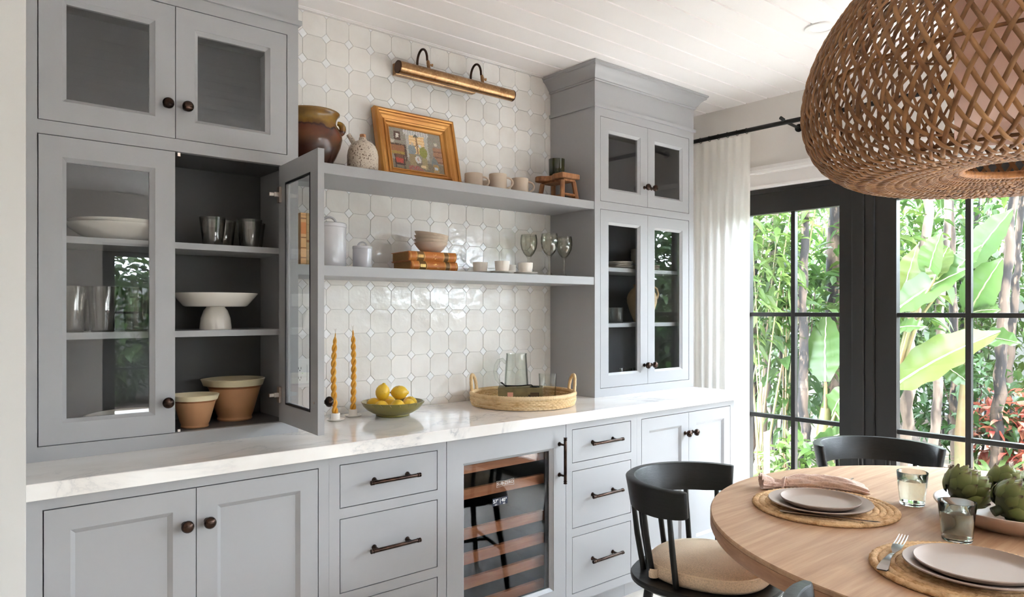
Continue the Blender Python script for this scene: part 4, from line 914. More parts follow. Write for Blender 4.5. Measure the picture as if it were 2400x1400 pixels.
# straw tray basket
BK = (2.185, 2.490)
bk = T('basket_tray', 'round woven straw tray with two loop handles on the worktop', 'basket', BK+(ZT,))
q = random.Random(4); n_ = 132
for k in range(6):
    z = .006+.0075*k; r0 = .234+.007*sin(pi*k/7)
    P(MB().tube([((r0+.0022*sin(66*a/1.0+pi*k))*cos(a), (r0+.0022*sin(66*a+pi*k))*sin(a), z+q.uniform(-.0006, .0006)) for a in [2*pi*i/(n_*2) for i in range(n_*2)]], .0042, 6, True), 'weave_row', STRAW, bk, smooth=60)
st_ = MB()
for k in range(66):
    a = 2*pi*k/66; st_.tube([(.236*cos(a), .236*sin(a), .003), (.238*cos(a), .238*sin(a), .048)], .0024, 5)
P(st_, 'stakes', STRAW, bk)['kind'] = 'stuff'
P(MB().lathe([(0, .001), (.23, .001), (.23, .006), (0, .006)], 48), 'base', STRAW, bk)
rim = [((.2385)*cos(a), (.2385)*sin(a),   .0535) for a in [2*pi*i/360 for i in range(360)]]
P(MB().tube(rim, [.0098+.0007*sin(i*2*pi/3.0) for i in range(360)], 8, True), 'wrapped_rim', STRAW, bk, smooth=60)
for s in (-1, 1):
    ang = math.atan2(RT[1], RT[0])+(0 if s > 0 else pi)+R(12)*s
    pts = []
    for i in range(25):
        u = pi*i/24; w = .044*cos(u); a = ang+w/.238; rr = .238+.006*sin(u); pts.append((rr*cos(a), rr*sin(a), .054+.078*sin(u)**.8))
    P(MB().tube(pts, [.0078+.0005*sin(i*2.2) for i in range(25)], 8), 'handle', STRAW, bk, smooth=60)
bp = lambda r, f: (BK[0]+RT[0]*r+FW[0]*f, BK[1]+RT[1]*r+FW[1]*f)
ZK = ZT+.0065
pc = T('glass_pitcher', 'grey-green handblown glass pitcher standing in the basket', 'pitcher', bp(-.030, .163)+(ZK,), math.atan2(-RT[1], -RT[0]))
P(MB().lathe(vessel([(.058, 0), (.061, .004), (.060, .05), (.055, .13), (.0495, .212), (.0510, .220)], .0035), 40), 'body', PITCHGL, pc, smooth=60)
P(MB().tube([(.051, 0, .172), (.068, 0, .190), (.086, 0, .184), (.099, 0, .160), (.103, 0, .130), (.096, 0, .097), (.078, 0, .074), (.058, 0, .066)], [.007, .0085, .009, .0095, .0095, .009, .008, .007], 10), 'handle', PITCHGL, pc, smooth=60)
one('glass_tumbler', vessel([(.036, 0), (.038, .003), (.043, .128)], .0025), CLEARGL, 'clear tall tumbler standing in the basket beside the book', 'glass', bp(.118, .085)+(ZK,), smooth=60)
bo = T('book', 'worn olive clothbound book lying in the straw basket', 'book', bp(-.010, .066)+(ZK+.012,), math.atan2(RT[1], RT[0])-R(2))
P(MB().box(-.104, .104, -.06, .040, 0, .003).box(-.104, .104, -.06, .040, .055, .058), 'cover', BKOLIVE, bo, smooth=0, bev=.001)
P(MB().prism([(-.0600-.0065*sin(pi*i/6), .058*i/6) for i in range(7)]+[(-.056, .058), (-.056, 0)], -.104, .104, 'x'), 'spine', BKOLIVE, bo, smooth=40)
P(MB().box(-.1, .1, -.0555, .036, .0031, .0549), 'pages', PAGES, bo, smooth=0)
P(MB().box(-.060, -.034, -.0672, -.0640, .012, .036), 'paper_label', PINKL, bo, smooth=0)
P(MB().box(.046, .086, -.0672, -.0640, .012, .036).box(.036, .0459, -.0670, -.0640, .012, .026), 'spine_label', DARKL, bo, smooth=0)
for k in range(6): P(MB().box(.049+.006*k, .0505+.006*k, -.0678, -.0671, .014, .034), 'spine_line', LEATHD, bo, smooth=0)
P(MB().box(-.055, -.02, -.02, .03, .0581, .0584), 'cover_patch', PINKL, bo, smooth=0)
tag(P(MB().grid(lambda u, v: (-.10+.20*u, -.07+.14*v, .001+.002*sin(7*u+3*v)), 10, 8).grid(lambda u, v: (-.10+.20*u, -.07+.14*v, .0002+.002*sin(7*u+3*v)), 10, 8), 'paper_sheet', PAPER, None, bp(-.035, .01)+(ZK+.0025,), (0, 0, R(-20))), 'white paper sheet under the olive book in the basket', 'paper')
cs = T('wick_trimmer', 'black iron wick trimmer lying across the olive book', 'trimmer', bp(-.012, .030)+(ZK+.0702,), math.atan2(RT[1], RT[0])-R(2))
P(MB().tube([(-.088, .006, .022), (-.074, .002, .008), (-.066, 0, .004), (.0, 0, .006), (.040, -.003, .010), (.052, -.004, .010), (.060, -.010, .004)], .0026, 7).tube([(-.094, .012, .020), (-.070, .004, .006), (.0, .005, .005), (.042, .003, .010)], .0024, 7), 'shaft', IRON, cs, smooth=60)
for k, (ox, oy) in enumerate(((.062, -.014), (.072, -.006))):
    P(MB().tube([(ox+.016*cos(a), oy-.010*sin(a)*1.0-.006*cos(a), .003+.004*0) for a in [2*pi*i/20 for i in range(20)]], .0026, 7, True), 'finger_loop', IRON, cs, smooth=60)
P(MB().lathe([(0, -.003), (.005, -.003), (.005, .005), (0, .006)], 12, c=(-.066, 0, .004)), 'pivot', IRON, cs)
# ---------------------------------------------------------------- dining table and settings
TC = (2.3423, .5822); TR_ = .832; ZB = .75
tb = T('dining_table', 'large round pale oak pedestal dining table', 'table', TC+(0,))
P(MB().lathe([(0, ZB-.012), (TR_-.001, ZB-.012), (TR_, ZB-.010), (TR_, ZB-.003), (TR_-.003, ZB), (0, ZB)], 160), 'tabletop', OAK, tb, smooth=30)
P(MB().lathe([(0, ZB-.058), (TR_-.03, ZB-.058), (TR_-.006, ZB-.052), (TR_, ZB-.040), (TR_, ZB-.0125), (0, ZB-.0125)], 160), 'table_edge', OAKRIM, tb, smooth=30)
P(MB().lathe([(0, .0), (.30, .0), (.31, .01), (.31, .05), (.19, .09), (.15, .2), (.15, .55), (.24, .68), (.26, ZB-.0582), (0, ZB-.0582)], 64), 'pedestal', OAK, tb, smooth=40)
def placemat(loc, label, rz):
    t = T('placemat', label, 'placemat', loc, rz, None); N = 11
    for k in range(N):
        r = .010+.0188*k; seg = max(40, int(2*pi*r/.0052)); ph = RND.uniform(0, 6)
        nb = int(2*pi*r/.0085) or 6
        P(MB().tube([((r+.0007*sin(nb*a+ph))*cos(a), (r+.0007*sin(nb*a+ph))*sin(a),   .0058+.0007*sin(nb*a+ph+1)) for a in [2*pi*i/seg for i in range(seg)]], [.0096+.0010*sin(nb*2*pi*i/seg+ph) for i in range(seg)], 8, True, flat=.72, up=lambda i, s=seg: (cos(2*pi*i/s), sin(2*pi*i/s), 0)), 'coil', JUTE, t, smooth=60)
    P(MB().lathe([(0, 0), (.198, 0), (.198, .003), (0, .003)], 48), 'backing', JUTE, t)
    return t
placemat((2.143, 1.047, ZB+.0006), 'round coiled jute placemat beside the rolled napkin', 0)
placemat((1.857, .566, ZB+.0006), 'round coiled jute placemat under the fork', .5)
def dplate(loc, r, label, h=.020): one('dinner_plate', [(0, .001), (r*.62, .001), (r*.63, 0), (r*.67, 0), (r*.70, .004), (r*.76, .009), (r*.99, h-.002), (r, h), (r*.992, h+.0022), (r*.97, h+.0015), (r*.78, .0135), (r*.70, .0085), (r*.6, .0062), (0, .0058)], PLATEM, label, 'plate', loc, n=64)
def splate(loc, r, label, h=.018): one('salad_plate', [(0, .001), (r*.62, .001), (r*.63, 0), (r*.68, 0), (r*.80, .003), (r*.96, h*.62), (r, h), (r*.99, h+.002), (r*.965, h-.001), (r*.85, .0075), (r*.7, .0058), (0, .0052)], PLATEM, label, 'plate', loc, n=64)
ZM = ZB+.0136
dplate((2.098, 1.038, ZM), .1465, 'large taupe plate under the salad plate beside the napkin'); splate((2.098, 1.036, ZM+.0088), .113, 'small taupe plate stacked on the plate beside the napkin')
dplate((1.832, .546, ZM), .1475, 'large taupe plate beside the fork'); splate((1.832, .546, ZM+.0088), .125, 'small taupe plate stacked on the plate beside the fork')
def water_glass(x, y, label, s=1.0, rz=0):
    t = T('water_glass', label, 'glass', (x, y, ZB+.0003), rz); r, h = .0445*s, .103*s
    wb_ = lambda a, z: .012*sin(2*a+3*z*20)+.006*sin(3*a)
    P(MB().lathe([(0, 0), (r*.74, 0), (r*.78, .002), (r*.80, .006), (r*.90, h*.5), (r*1.0, h-.002), (r*.985, h), (r*.955, h-.002), (r*.862, h*.5), (r*.76, .012), (0, .011)], 48, wob=wb_), 'glass', TUMGL, t, smooth=60)
    zw = h*.74; P(MB().lathe([(0, .0115), (r*.757, .0122), (r*.8595, h*.5), (r*.906, zw), (r*.89, zw-.0006), (0, zw-.0008)], 48, wob=wb_), 'water', WATER, t, smooth=60)
water_glass(2.392, .888, 'green-tinged water glass behind the placemat', 1.0)
water_glass(2.108, .673, 'green-tinged water glass in front of the artichoke platter', 1.0, 1.1)
# artichokes on a platter
PLC = (2.395, .612)
one('platter', [(0, .001), (.125, .001), (.127, 0), (.134, 0), (.145, .008), (.175, .024), (.198, .042), (.206, .052), (.2065, .056), (.203, .057), (.195, .050), (.172, .033), (.142, .017), (.125, .013), (0, .012)], PLATTER, 'wide blush ceramic platter holding artichokes', 'platter', PLC+(ZB+.0003,), n=72)
def bract_mesh(m):
    def fn(u, v):
        k = 2*u-1; w = .0165*(.55+.45*sin(pi*min(1, v/.62)*.5+.0))*(1 if v < .45 else max(.06, 1-((v-.45)/.55)**1.5))*k
        return (w, -.004*(1-k*k)-.011*sin(v*pi*.80)-.004*max(0, v-.75)*4, .052*v)
    b = MB().grid(fn, 6, 9); g2 = MB().grid(lambda u, v: tuple(a+d for a, d in zip(fn(u, v), (0, .0022*(1-.7*v), 0))), 6, 9)
    b.add(g2.v, [f[::-1] for f in g2.f]); return b.mesh('bract', m, 60, fix=False)
ARTM, t_, o_ = nt('artichoke_skin')
def _art():
    t = t_; p = t.nodes.new('ShaderNodeBsdfPrincipled'); link(t, p.outputs[0], o_.inputs[0]); p.inputs['Roughness'].default_value = .5
    tc = t.nodes.new('ShaderNodeTexCoord'); sx = t.nodes.new('ShaderNodeSeparateXYZ'); link(t, tc.outputs['Object'], sx.inputs[0])
    a = t.nodes.new('ShaderNodeMath'); a.operation = 'MULTIPLY_ADD'; a.inputs[1].default_value = .014; link(t, noise(t, coords(t), 60, 3), a.inputs[0]); link(t, sx.outputs[2], a.inputs[2])
    mr = t.nodes.new('ShaderNodeMapRange'); mr.inputs[1].default_value = 0; mr.inputs[2].default_value = .058; link(t, a.outputs[0], mr.inputs[0])
    c = ramp(t, mr.outputs[0], [(0, srgb(52, 60, 28)), (.4, srgb(98, 108, 54)), (.78, srgb(126, 132, 74)), (.93, srgb(104, 86, 54)), (1, srgb(72, 52, 38))])
    hs = t.nodes.new('ShaderNodeHueSaturation'); oi = t.nodes.new('ShaderNodeObjectInfo'); m2 = t.nodes.new('ShaderNodeMapRange'); m2.inputs[3].default_value = .8; m2.inputs[4].default_value = 1.15
    link(t, oi.outputs['Random'], m2.inputs[0]); link(t, m2.outputs[0], hs.inputs['Value']); link(t, c, hs.inputs['Color']); link(t, hs.outputs[0], p.inputs['Base Color'])
_art()
BR = bract_mesh(ARTM)
core = MB().lathe([(0, -.034), (.02, -.033), (.040, -.016), (.046, .006), (.038, .028), (.022, .042), (0, .047)], 20).mesh('heart', ARTM, 60)
stem_m = MB().tube([(0, 0, -.03), (0, 0, -.052)], .011, 10).mesh('stem', ARTM, 50)
def artichoke(x, y, z, axis, s, label, seed):
    o = bpy.data.objects.new('artichoke', None); COL.objects.link(o); o.location = (x, y, z); o.scale = (s, s, s)
    o.rotation_euler = Vector(axis).to_track_quat('Z', 'Y').to_euler(); tag(o, label, 'artichoke', 'artichokes on the platter'); q = random.Random(seed)
    place('heart', core, o); place('stem', stem_m, o); N = 60
    for k in range(N):
        u = k/(N-1); a = k*2.39996+q.uniform(-.10, .10)
        zz = -.034+.050*u; rr = .042*math.sqrt(max(.03, 1-((zz-.0)/.048)**2))*(1-.22*u*u)
        tilt = R(22-50*u+q.uniform(-6, 8)); sc = (.98-.28*u+q.uniform(-.07, .07))*(.82 if u < .12 else 1)
        M = Matrix.Rotation(a, 4, 'Z')@Matrix.Translation((0, -rr, zz))@Matrix.Rotation(tilt, 4, 'X')
        place('bract', BR, o, M.to_translation(), M.to_euler(), (sc*1.12, sc, sc))
ap = lambda r, f: (PLC[0]+RT[0]*r+FW[0]*f, PLC[1]+RT[1]*r+FW[1]*f)
v_ = lambda r, f, z: (RT[0]*r+FW[0]*f, RT[1]*r+FW[1]*f, z)
artichoke(*ap(-.116, .050), ZB+.088, v_(.62, .1, .5), 1.16, 'artichoke at the platter edge beside the far water glass', 1)
artichoke(*ap(-.072, -.090), ZB+.084, v_(.75, -.1, .35), 1.16, 'artichoke just behind the near water glass', 2)
artichoke(*ap(.030, .085), ZB+.080, v_(.6, .35, .3), 1.15, 'artichoke at the back of the platter', 3)
artichoke(*ap(.072, -.015), ZB+.088, v_(-.35, -.4, .55), 1.05, 'artichoke in the middle of the platter', 4)
artichoke(*ap(.062, -.128), ZB+.070, v_(.55, -.25, .5), 1.12, 'artichoke at the front of the platter', 5)
# cutlery
def lay(name, label, cat, a, b, z, roll=0):
    d = Vector((b[0]-a[0], b[1]-a[1], 0)); t = T(name, label, cat, (a[0], a[1], z), math.atan2(d.y, d.x)); return t, d.length
t_k, L_ = lay('table_knife', 'slim silver knife on the placemat beside the rolled napkin', 'knife', (1.953, 1.086), (2.058, .846), ZB+.0148)
P(MB().tube([(0, 0, .0035), (.004, 0, .004), (.05, 0, .0042), (.115, 0, .0038), (.125, 0, .0035)], [.003, .0052, .0062, .0056, .003], 10, flat=.55, up=(0, 1, 0)), 'handle', SILVERD, t_k, smooth=50)
P(MB().prism([(.122, -.004), (.140, -.0065), (.225, -.0070), (.250, -.004), (.262, .003), (.255, .0045), (.150, .0045), (.122, .003)], .0028, .0042), 'blade', SILVER, t_k, smooth=0)
t_f, L_ = lay('dinner_fork', 'polished silver fork with its handle on the jute placemat', 'fork', (1.690, .692), (1.935, .738), ZB+.0140)
def fork(par):
    hp = [(0, .010), (.006, .0125), (.03, .0105), (.07, .0058), (.105, .0040), (.135, .0040)]
    def fn(u, v):
        x = .135*u; k = 0
        for (a, wa), (b, wb2) in zip(hp, hp[1:]):
            if a <= x <= b+1e-9: k = wa+(wb2-wa)*(x-a)/(b-a)
        return (x, k*(2*v-1), .003+.010*sin(pi*min(1, u*.9)))
    a = MB().grid(fn, 24, 4); b = MB().grid(lambda u, v: tuple(p+d for p, d in zip(fn(u, v), (0, 0, -.0024))), 24, 4); a.add(b.v, b.f)
    P(a, 'handle', SILVER, par, smooth=60)
    zt = lambda x: .0065+.0075*sin(pi*(x-.13)/.085*.5)-.012*max(0, (x-.19)/.055)**2*0+.002
    P(MB().add([(x, s*w, zt(x)+o) for x, w in ((.130, .004), (.142, .008), (.156, .0115), (.176, .0122), (.182, .0122)) for s in (-1, 1) for o in (0, -.002)],
      [f for i in range(4) for f in ((4*i, 4*i+2, 4*i+6, 4*i+4), (4*i+1, 4*i+5, 4*i+7, 4*i+3), (4*i, 4*i+4, 4*i+5, 4*i+1), (4*i+2, 4*i+3, 4*i+7, 4*i+6))]+[(0, 1, 3, 2), (16, 18, 19, 17)]), 'head', SILVER, par, smooth=60)
    for k in range(4):
        y = -.0105+.007*k; P(MB().tube([(.181, y, zt(.181)-.001), (.205, y, zt(.205)-.001), (.232, y*.96, zt(.215)+.003), (.245, y*.94, zt(.215)+.006)], [.0018, .0017, .0014, .0006], 6), 'tine', SILVER, par, smooth=60)
fork(t_f)
# rolled napkin with a tie and a fork tucked in
np_ = T('rolled_napkin', 'crumpled blush linen napkin rolled and tied, lying behind the plates', 'napkin', (2.214, 1.300, ZB), math.atan2(1.060-1.300, 2.425-2.214)); NL = .33
q = random.Random(21); ph = [q.uniform(0, 6) for _ in range(8)]
def nap(u, v):
    a = 2*pi*v; x = NL*u
    if u < .22: r = .030-.055*u+.016*(u < .12)*(.12-u)/.12; fl = .55+.9*u
    elif u < .62: r = .0195+.010*sin(pi*(u-.22)/.55); fl = .85
    else: k = (u-.62)/.38; r = .028+.030*k; fl = .85-.62*k
    w = .0028*sin(7*a+ph[0]+9*u)+.0020*sin(11*a+ph[1]-14*u)+(.006 if u < .12 else 0)*sin(9*a+ph[2])
    rr = max(.001, r+w) if u < .999 else .5*r
    y = rr*cos(a)+.018*sin(pi*u*1.1)-.010*u; z = .5*0+rr*fl*(1+sin(a))+.0012
    return (x, y, max(.0012, z*.92))
P(MB().grid(nap, 70, 56), 'cloth', NAPK, np_, smooth=80, fix=False)
for s, d in ((.235, 0), (.255, .004)):
    P(MB().tube([(NL*s+d+.004*sin(2*a), .0215*cos(a)+.012, .0195+.0195*sin(a)) for a in [2*pi*i/24 for i in range(24)]], .0032, 6, True, flat=.6), 'tie', NAPK, np_, smooth=60)
P(MB().tube([(NL*.245, .012, .040), (NL*.22, -.012, .036), (NL*.20, -.026, .020), (NL*.19, -.030, .006)], [.004, .005, .006, .004], 6, flat=.4), 'tie_end', NAPK, np_, smooth=60)
tf2 = T('fork_handle', 'thin silver fork handle poking out of the rolled napkin', 'fork', (2.352, 1.108, ZB+.030), R(-18))
P(MB().tube([(0, 0, -.004), (.03, 0, .003), (.075, 0, .012)], [.0025, .003, .0034], 8, flat=.5, up=(0, 1, 0)), 'shaft', SILVERD, tf2, smooth=50)
# ---------------------------------------------------------------- chairs
def chair(loc, rz, label):
    c = T('spindle_chair', label, 'chair', loc+(0,), rz)        # faces local +x
    zt, zb, rr, th = .780, .690, .243, .015
    path = []
    for i in range(49):
        a = R(90)+R(180)*i/48; path.append((rr*cos(a)+.012, rr*sin(a)))
    ends = [(.036, .22), (.034, .50), (.030, .74), (.023, .90), (.013, .98)]
    sc = [s for _, s in ends]+[1]*len(path)+[s for _, s in ends][::-1]
    path = [(path[0][0]+d, path[0][1]-.002) for d, _ in ends]+path+[(path[-1][0]+d, path[-1][1]+.002) for d, _ in ends[::-1]]
    rl = []
    m = len(path)
    for i, (x, y) in enumerate(path):
        a, b = path[max(0, i-1)], path[min(m-1, i+1)]; tx, ty = b[0]-a[0], b[1]-a[1]; d = math.hypot(tx, ty); nx, ny = ty/d, -tx/d
        if nx*x+ny*y < 0: nx, ny = -nx, -ny
        e = min(i, m-1-i)/(m-1); hh = .098 if e > .16 else .086+.012*e/.16; z0 = zt-hh+.004*(1-sc[i]); lean = .014; th = .015*sc[i]; zz = zt-.002*(1-sc[i])
        rl.append([(x-nx*th-nx*lean, y-ny*th-ny*lean, z0), (x+nx*th-nx*lean, y+ny*th-ny*lean, z0), (x+nx*(th+.002*sc[i]), y+ny*(th+.002*sc[i]), zz-.004), (x+nx*th*.8, y+ny*th*.8, zz), (x-nx*th*.8, y-ny*th*.8, zz), (x-nx*th, y-ny*th, zz-.004)])
    mb = MB().rings(rl); n = 6; mb.f += [tuple(range(n)), tuple((m-1)*n+k for k in range(n))]
    P(mb, 'back_rail', BLACKW, c, smooth=40)
    def so(r, s=1.0, p=2.5, N=56): return [((abs(cos(a))**(2/p))*(1 if cos(a) > 0 else -1)*r*1.02+.035, (abs(sin(a))**(2/p))*(1 if sin(a) > 0 else -1)*r*s) for a in [2*pi*i/N for i in range(N)]]
    P(MB().rings([[(x, y, z) for x, y in so(r)] for r, z in ((.150, .424), (.225, .424), (.246, .438), (.248, .450), (.243, .456), (.15, .456))]).prism(so(.150), .4241, .4559), 'seat', BLACKW, c, smooth=40)
    for k in range(7):
        a = R(96)+R(168)*k/6; xt, yt = rr*cos(a)+.012, rr*sin(a)
        xb, yb = .207*cos(a)+.022, .207*sin(a)
        P(MB().tube([(xb, yb, .450), ((xt+xb)/2, (yt+yb)/2, .58), (xt*.96, yt*.96, .690)], [.0098, .0100, .0085], 10), 'spindle', BLACKW, c, smooth=60)
    for sx, sy in ((1, 1), (1, -1), (-1, 1), (-1, -1)):
        P(MB().tube([(.035+sx*.150, sy*.150, .430), (.035+sx*.205, sy*.195, 0)], [.0165, .0125], 12), 'leg', BLACKW, c, smooth=60)
    for a, b in (((.21, .17, .19), (-.14, .17, .19)), ((.21, -.17, .19), (-.14, -.17, .19)), ((.03, .17, .19), (.03, -.17, .19))): P(MB().tube([a, b], .009, 8), 'stretcher', BLACKW, c, smooth=60)
    P(MB().rings([[(x*.93+.012, y*.93, z) for x, y in so(r, 1, 2.4)] for r, z in ((.02, .458), (.205, .458), (.216, .470), (.217, .492), (.208, .508), (.15, .518), (.08, .521), (.0, .522))]), 'cushion', LINEN, c, smooth=60)
    cu = c.children[-1]
    P(MB().tube([(x*.93+.012, y*.93, .5035) for x, y in so(.2115, 1, 2.4)], .0028, 6, True), 'piping', LINEN, cu, smooth=60)
    for k in (1, 5):
        a = R(96)+R(168)*k/6; x, y = .203*cos(a)+.021, .203*sin(a)
        P(MB().rings([[(x+r*cos(b), y+r*1.15*sin(b), z) for b in [2*pi*i/20 for i in range(20)]] for r, z in ((.0150, .465), (.0175, .465), (.0175, .495), (.0150, .495))], True), 'strap', LINEN, cu, smooth=60)
    return c
def seat_at(deg, dist): return (TC[0]+dist*cos(R(deg)), TC[1]+dist*sin(R(deg)))
chair(seat_at(105.4, .920), R(105.4+180), 'black spindle-back chair with a linen cushion in front of the drawers')
chair(seat_at(41.6, 1.095), R(41.6+180), 'black spindle-back chair in front of the glazed garden doors')
chair(seat_at(184.8, .905), R(184.8+180), 'black spindle-back chair beside the placemat with the fork')
# ---------------------------------------------------------------- woven pendant lamp
pd = T('pendant_lamp', 'large woven rattan pendant lamp hanging over the round table', 'lamp', TC+(1.72,))
prof = [(.150, 1.752), (.20, 1.738), (.27, 1.727), (.35, 1.722), (.42, 1.730), (.475, 1.755), (.520, 1.793), (.550, 1.845), (.566, 1.910), (.565, 1.970), (.552, 2.035), (.528, 2.100), (.492, 2.165), (.445, 2.230), (.385, 2.295), (.315, 2.350), (.235, 2.395), (.150, 2.428), (.110, 2.440)]
sl = [0]
for (a, b), (c_, d_) in zip(prof, prof[1:]): sl.append(sl[-1]+math.hypot(c_-a, d_-b))
def sprof(s):
    for i in range(len(prof)-1):
        if s <= sl[i+1] or i == len(prof)-2:
            t = (s-sl[i])/(sl[i+1]-sl[i]); p0 = prof[max(0, i-1)]; p1 = prof[i]; p2 = prof[i+1]; p3 = prof[min(len(prof)-1, i+2)]
            f = lambda k: .5*((2*p1[k])+(-p0[k]+p2[k])*t+(2*p0[k]-5*p1[k]+4*p2[k]-p3[k])*t*t+(-p0[k]+3*p1[k]-3*p2[k]+p3[k])*t**3)
            r, z = f(0), f(1); dr, dz = p2[0]-p1[0], p2[1]-p1[1]; d = math.hypot(dr, dz); return r, z, dz/d, -dr/d
NS = 92; CROSS = 50; SEG = CROSS*4; STOT = sl[-1]
# equal twist between crossings: each strip turns pi/NS per crossing, spaced so that strips lie about 50 degrees to the horizontal
cum = [0]; NQ = 800
for i in range(NQ):
    s = STOT*(i+.5)/NQ; r = sprof(s)[0]; cum.append(cum[-1]+(STOT/NQ)/max(.22, r)**.9)
def s_of(f):
    tgt = f*cum[-1]; lo, hi = 0, NQ
    while hi-lo > 1:
        m_ = (lo+hi)//2
        if cum[m_] <= tgt: lo = m_
        else: hi = m_
    return STOT*(lo+(tgt-cum[lo])/max(1e-9, cum[hi]-cum[lo]))/NQ
def strip(sgn, w, th, amp, wav):
    pts = []; ups = []; q = random.Random(wav)
    for i in range(SEG+1):
        f = i/SEG; r, z, nr, nz = sprof(s_of(f)); a = sgn*f*CROSS*pi/NS
        k = amp*cos(pi*(f*CROSS))*sgn; rr = r+nr*k; zz = z+nz*k-1.72
        pts.append((rr*cos(a), rr*sin(a), zz)); ups.append((nr*cos(a), nr*sin(a), nz))
    return MB().tube(pts, w, 6, flat=th/w, up=None) if False else ribbon(pts, ups, w, th)
def ribbon(pts, ups, w, th):
    P_ = [Vector(p) for p in pts]; vs = []; fs = []; m = len(P_)
    for i in range(m):
        t = (P_[min(m-1, i+1)]-P_[max(0, i-1)]).normalized(); n = Vector(ups[i]); n = (n-t*n.dot(t)).normalized(); b = t.cross(n)
        vs += [P_[i]+b*w*.5-n*th*.3, P_[i]+b*w*.28+n*th*.5, P_[i]-b*w*.28+n*th*.5, P_[i]-b*w*.5-n*th*.3]
    for i in range(m-1):
        for k in range(4): fs.append((4*i+k, 4*i+(k+1) % 4, 4*i+4+(k+1) % 4, 4*i+4+k))
    return MB().add(vs, fs)
SM = {s: [strip(s, (.0114*f), .0040, .0030, 1).mesh('rattan_strip', RATTAN, 60) for f in (1.0, .82, 1.15)] for s in (-1, 1)}
for s in (-1, 1):
    for k in range(NS): place('rattan_strip', SM[s][RND.choice((0, 0, 1, 2))], pd, (0, 0, 0), (0, 0, 2*pi*k/NS+RND.uniform(-.004, .004)))
def ring(r, z, rad, name, m, wr=0):
    N = 240; P(MB().tube([(r*cos(2*pi*i/N), r*sin(2*pi*i/N), z-1.72) for i in range(N)], [rad*(1+.07*sin(i*2.1)*wr) for i in range(N)], 8, True), name, m, pd, smooth=60)
ring(.150, 1.754, .0105, 'wrapped_ring', WRAP, 1); ring(.110, 2.441, .010, 'wrapped_ring', WRAP, 1)
for r, z in ((.553, 1.97), (.46, 2.19), (.45, 1.75)): ring(r, z, .0045, 'inner_hoop', RATTAN)
P(MB().lathe([(.163, 1.846-1.72), (.165, 1.846-1.72), (.165, 2.25-1.72), (.163, 2.25-1.72)], 64), 'drum_shade', DRUM, pd, smooth=60)
for k in range(3): P(MB().tube([(.10*cos(k*2.094), .10*sin(k*2.094), 2.44-1.72), (.164*cos(k*2.094), .164*sin(k*2.094), 2.25-1.72)], .002, 6), 'wire', RODB, pd)
for k in range(4): P(MB().tube([(.111*cos(k*pi/2), .111*sin(k*pi/2), 2.441-1.72), (0, 0, 2.47-1.72)], .003, 6), 'spider', RODB, pd)
P(MB().tube([(0, 0, 2.30-1.72), (0, 0, ZC-.03-1.72)], .004, 8), 'cord', RODB, pd)
P(MB().lathe([(0, 0), (.05, .004), (.06, .015), (.06, .029), (0, .029)], 32, c=(0, 0, ZC-.03-1.72)), 'ceiling_rose', RODB, pd)
P(MB().lathe([(0, -.05), (.022, -.035), (.030, -.012), (.024, .012), (.014, .03), (.014, .05), (0, .05)], 20, c=(0, 0, 2.25-1.72)), 'bulb', PLASTIC, pd)
# ---------------------------------------------------------------- recessed ceiling lights
LENS = mat('lamp_lens', srgb(246, 243, 240), .5)
def downlight(x, y, label):
    d = T('recessed_light', label, 'ceiling light', (x, y, ZC-.006), 0, 'recessed ceiling lights')
    P(MB().lathe([(.046, .0055), (.050, .0005), (.066, 0), (.068, .003), (.068, .0058), (.046, .0058)], 40), 'trim_ring', PLASTIC, d, smooth=40)
    P(MB().lathe([(0, .0035), (.0465, .0035), (.0465, .0056), (0, .0056)], 40), 'lens', LENS, d)               # switched off
downlight(3.0218, 1.4900, 'flush recessed ceiling light beside the rattan pendant')
downlight(1.161, 1.4780, 'flush recessed ceiling light mirrored in the upper cabinet glass')
for x, y in ((2.09, 1.48), (1.161, -.9), (2.09, -.9), (3.02, -.9)): downlight(x, y, 'flush recessed ceiling light away from the cabinet glass')
# ---------------------------------------------------------------- curtain and rod
XC = XR-.13
rd = T('curtain_rod', 'matte black curtain rod above the glazed doors', 'curtain rod', (XC, 1.998, 2.384))
P(MB().tube([(0, YW-.002-1.998, 0), (0, -2.35-1.998, 0)], .0125, 14), 'rod', RODB, rd, smooth=60)
for y in (0, -1.9, -4.0):
    P(MB().tube([(0, y, -.004), (.125, y, -.012)], .008, 10), 'bracket', RODB, rd, smooth=60)
    P(MB().lathe([(0, 0), (.022, 0), (.022, .006), (0, .006)], 24).xf(Matrix.Translation((.1235, y, -.012))@Matrix.Rotation(R(90), 4, 'Y')), 'wall_disc', RODB, rd)
    P(MB().tube([(-.012, y+.012, .010), (-.030, y+.020, .020), (-.034, y+.022, .022)], .0095, 12), 'set_screw', RODB, rd, smooth=50)
ct = T('curtain', 'sheer white linen curtain hanging beside the tall cabinet', 'curtain', (XC, 2.225, 0))
def cloth(u, v, off=0):
    y = .0+(2.735-2.225)*u; z = .012+2.350*v
    am = (.008+.008*(1-v))*min(1, .18+u*2.2)*(.75+.35*sin(9*u)); ph = u*2*pi*9.6+.9*sin(5*u)+.25*sin(3*v)
    x = am*sin(ph)+.006*sin(23*u+2*v)*(1-v)+off
    return (x, y+.004*sin(4*v)*(1-u), z)
P(MB().grid(lambda u, v: cloth(u, v), 150, 40), 'panel', CURT, ct, smooth=80, fix=False)
P(MB().grid(lambda u, v: cloth(u, .962+.038*v, .0015), 150, 3), 'heading_hem', CURT, ct, smooth=80, fix=False)
P(MB().grid(lambda u, v: cloth(.0005+.035*u, v, .0012), 3, 30), 'side_hem', CURT, ct, smooth=80, fix=False)
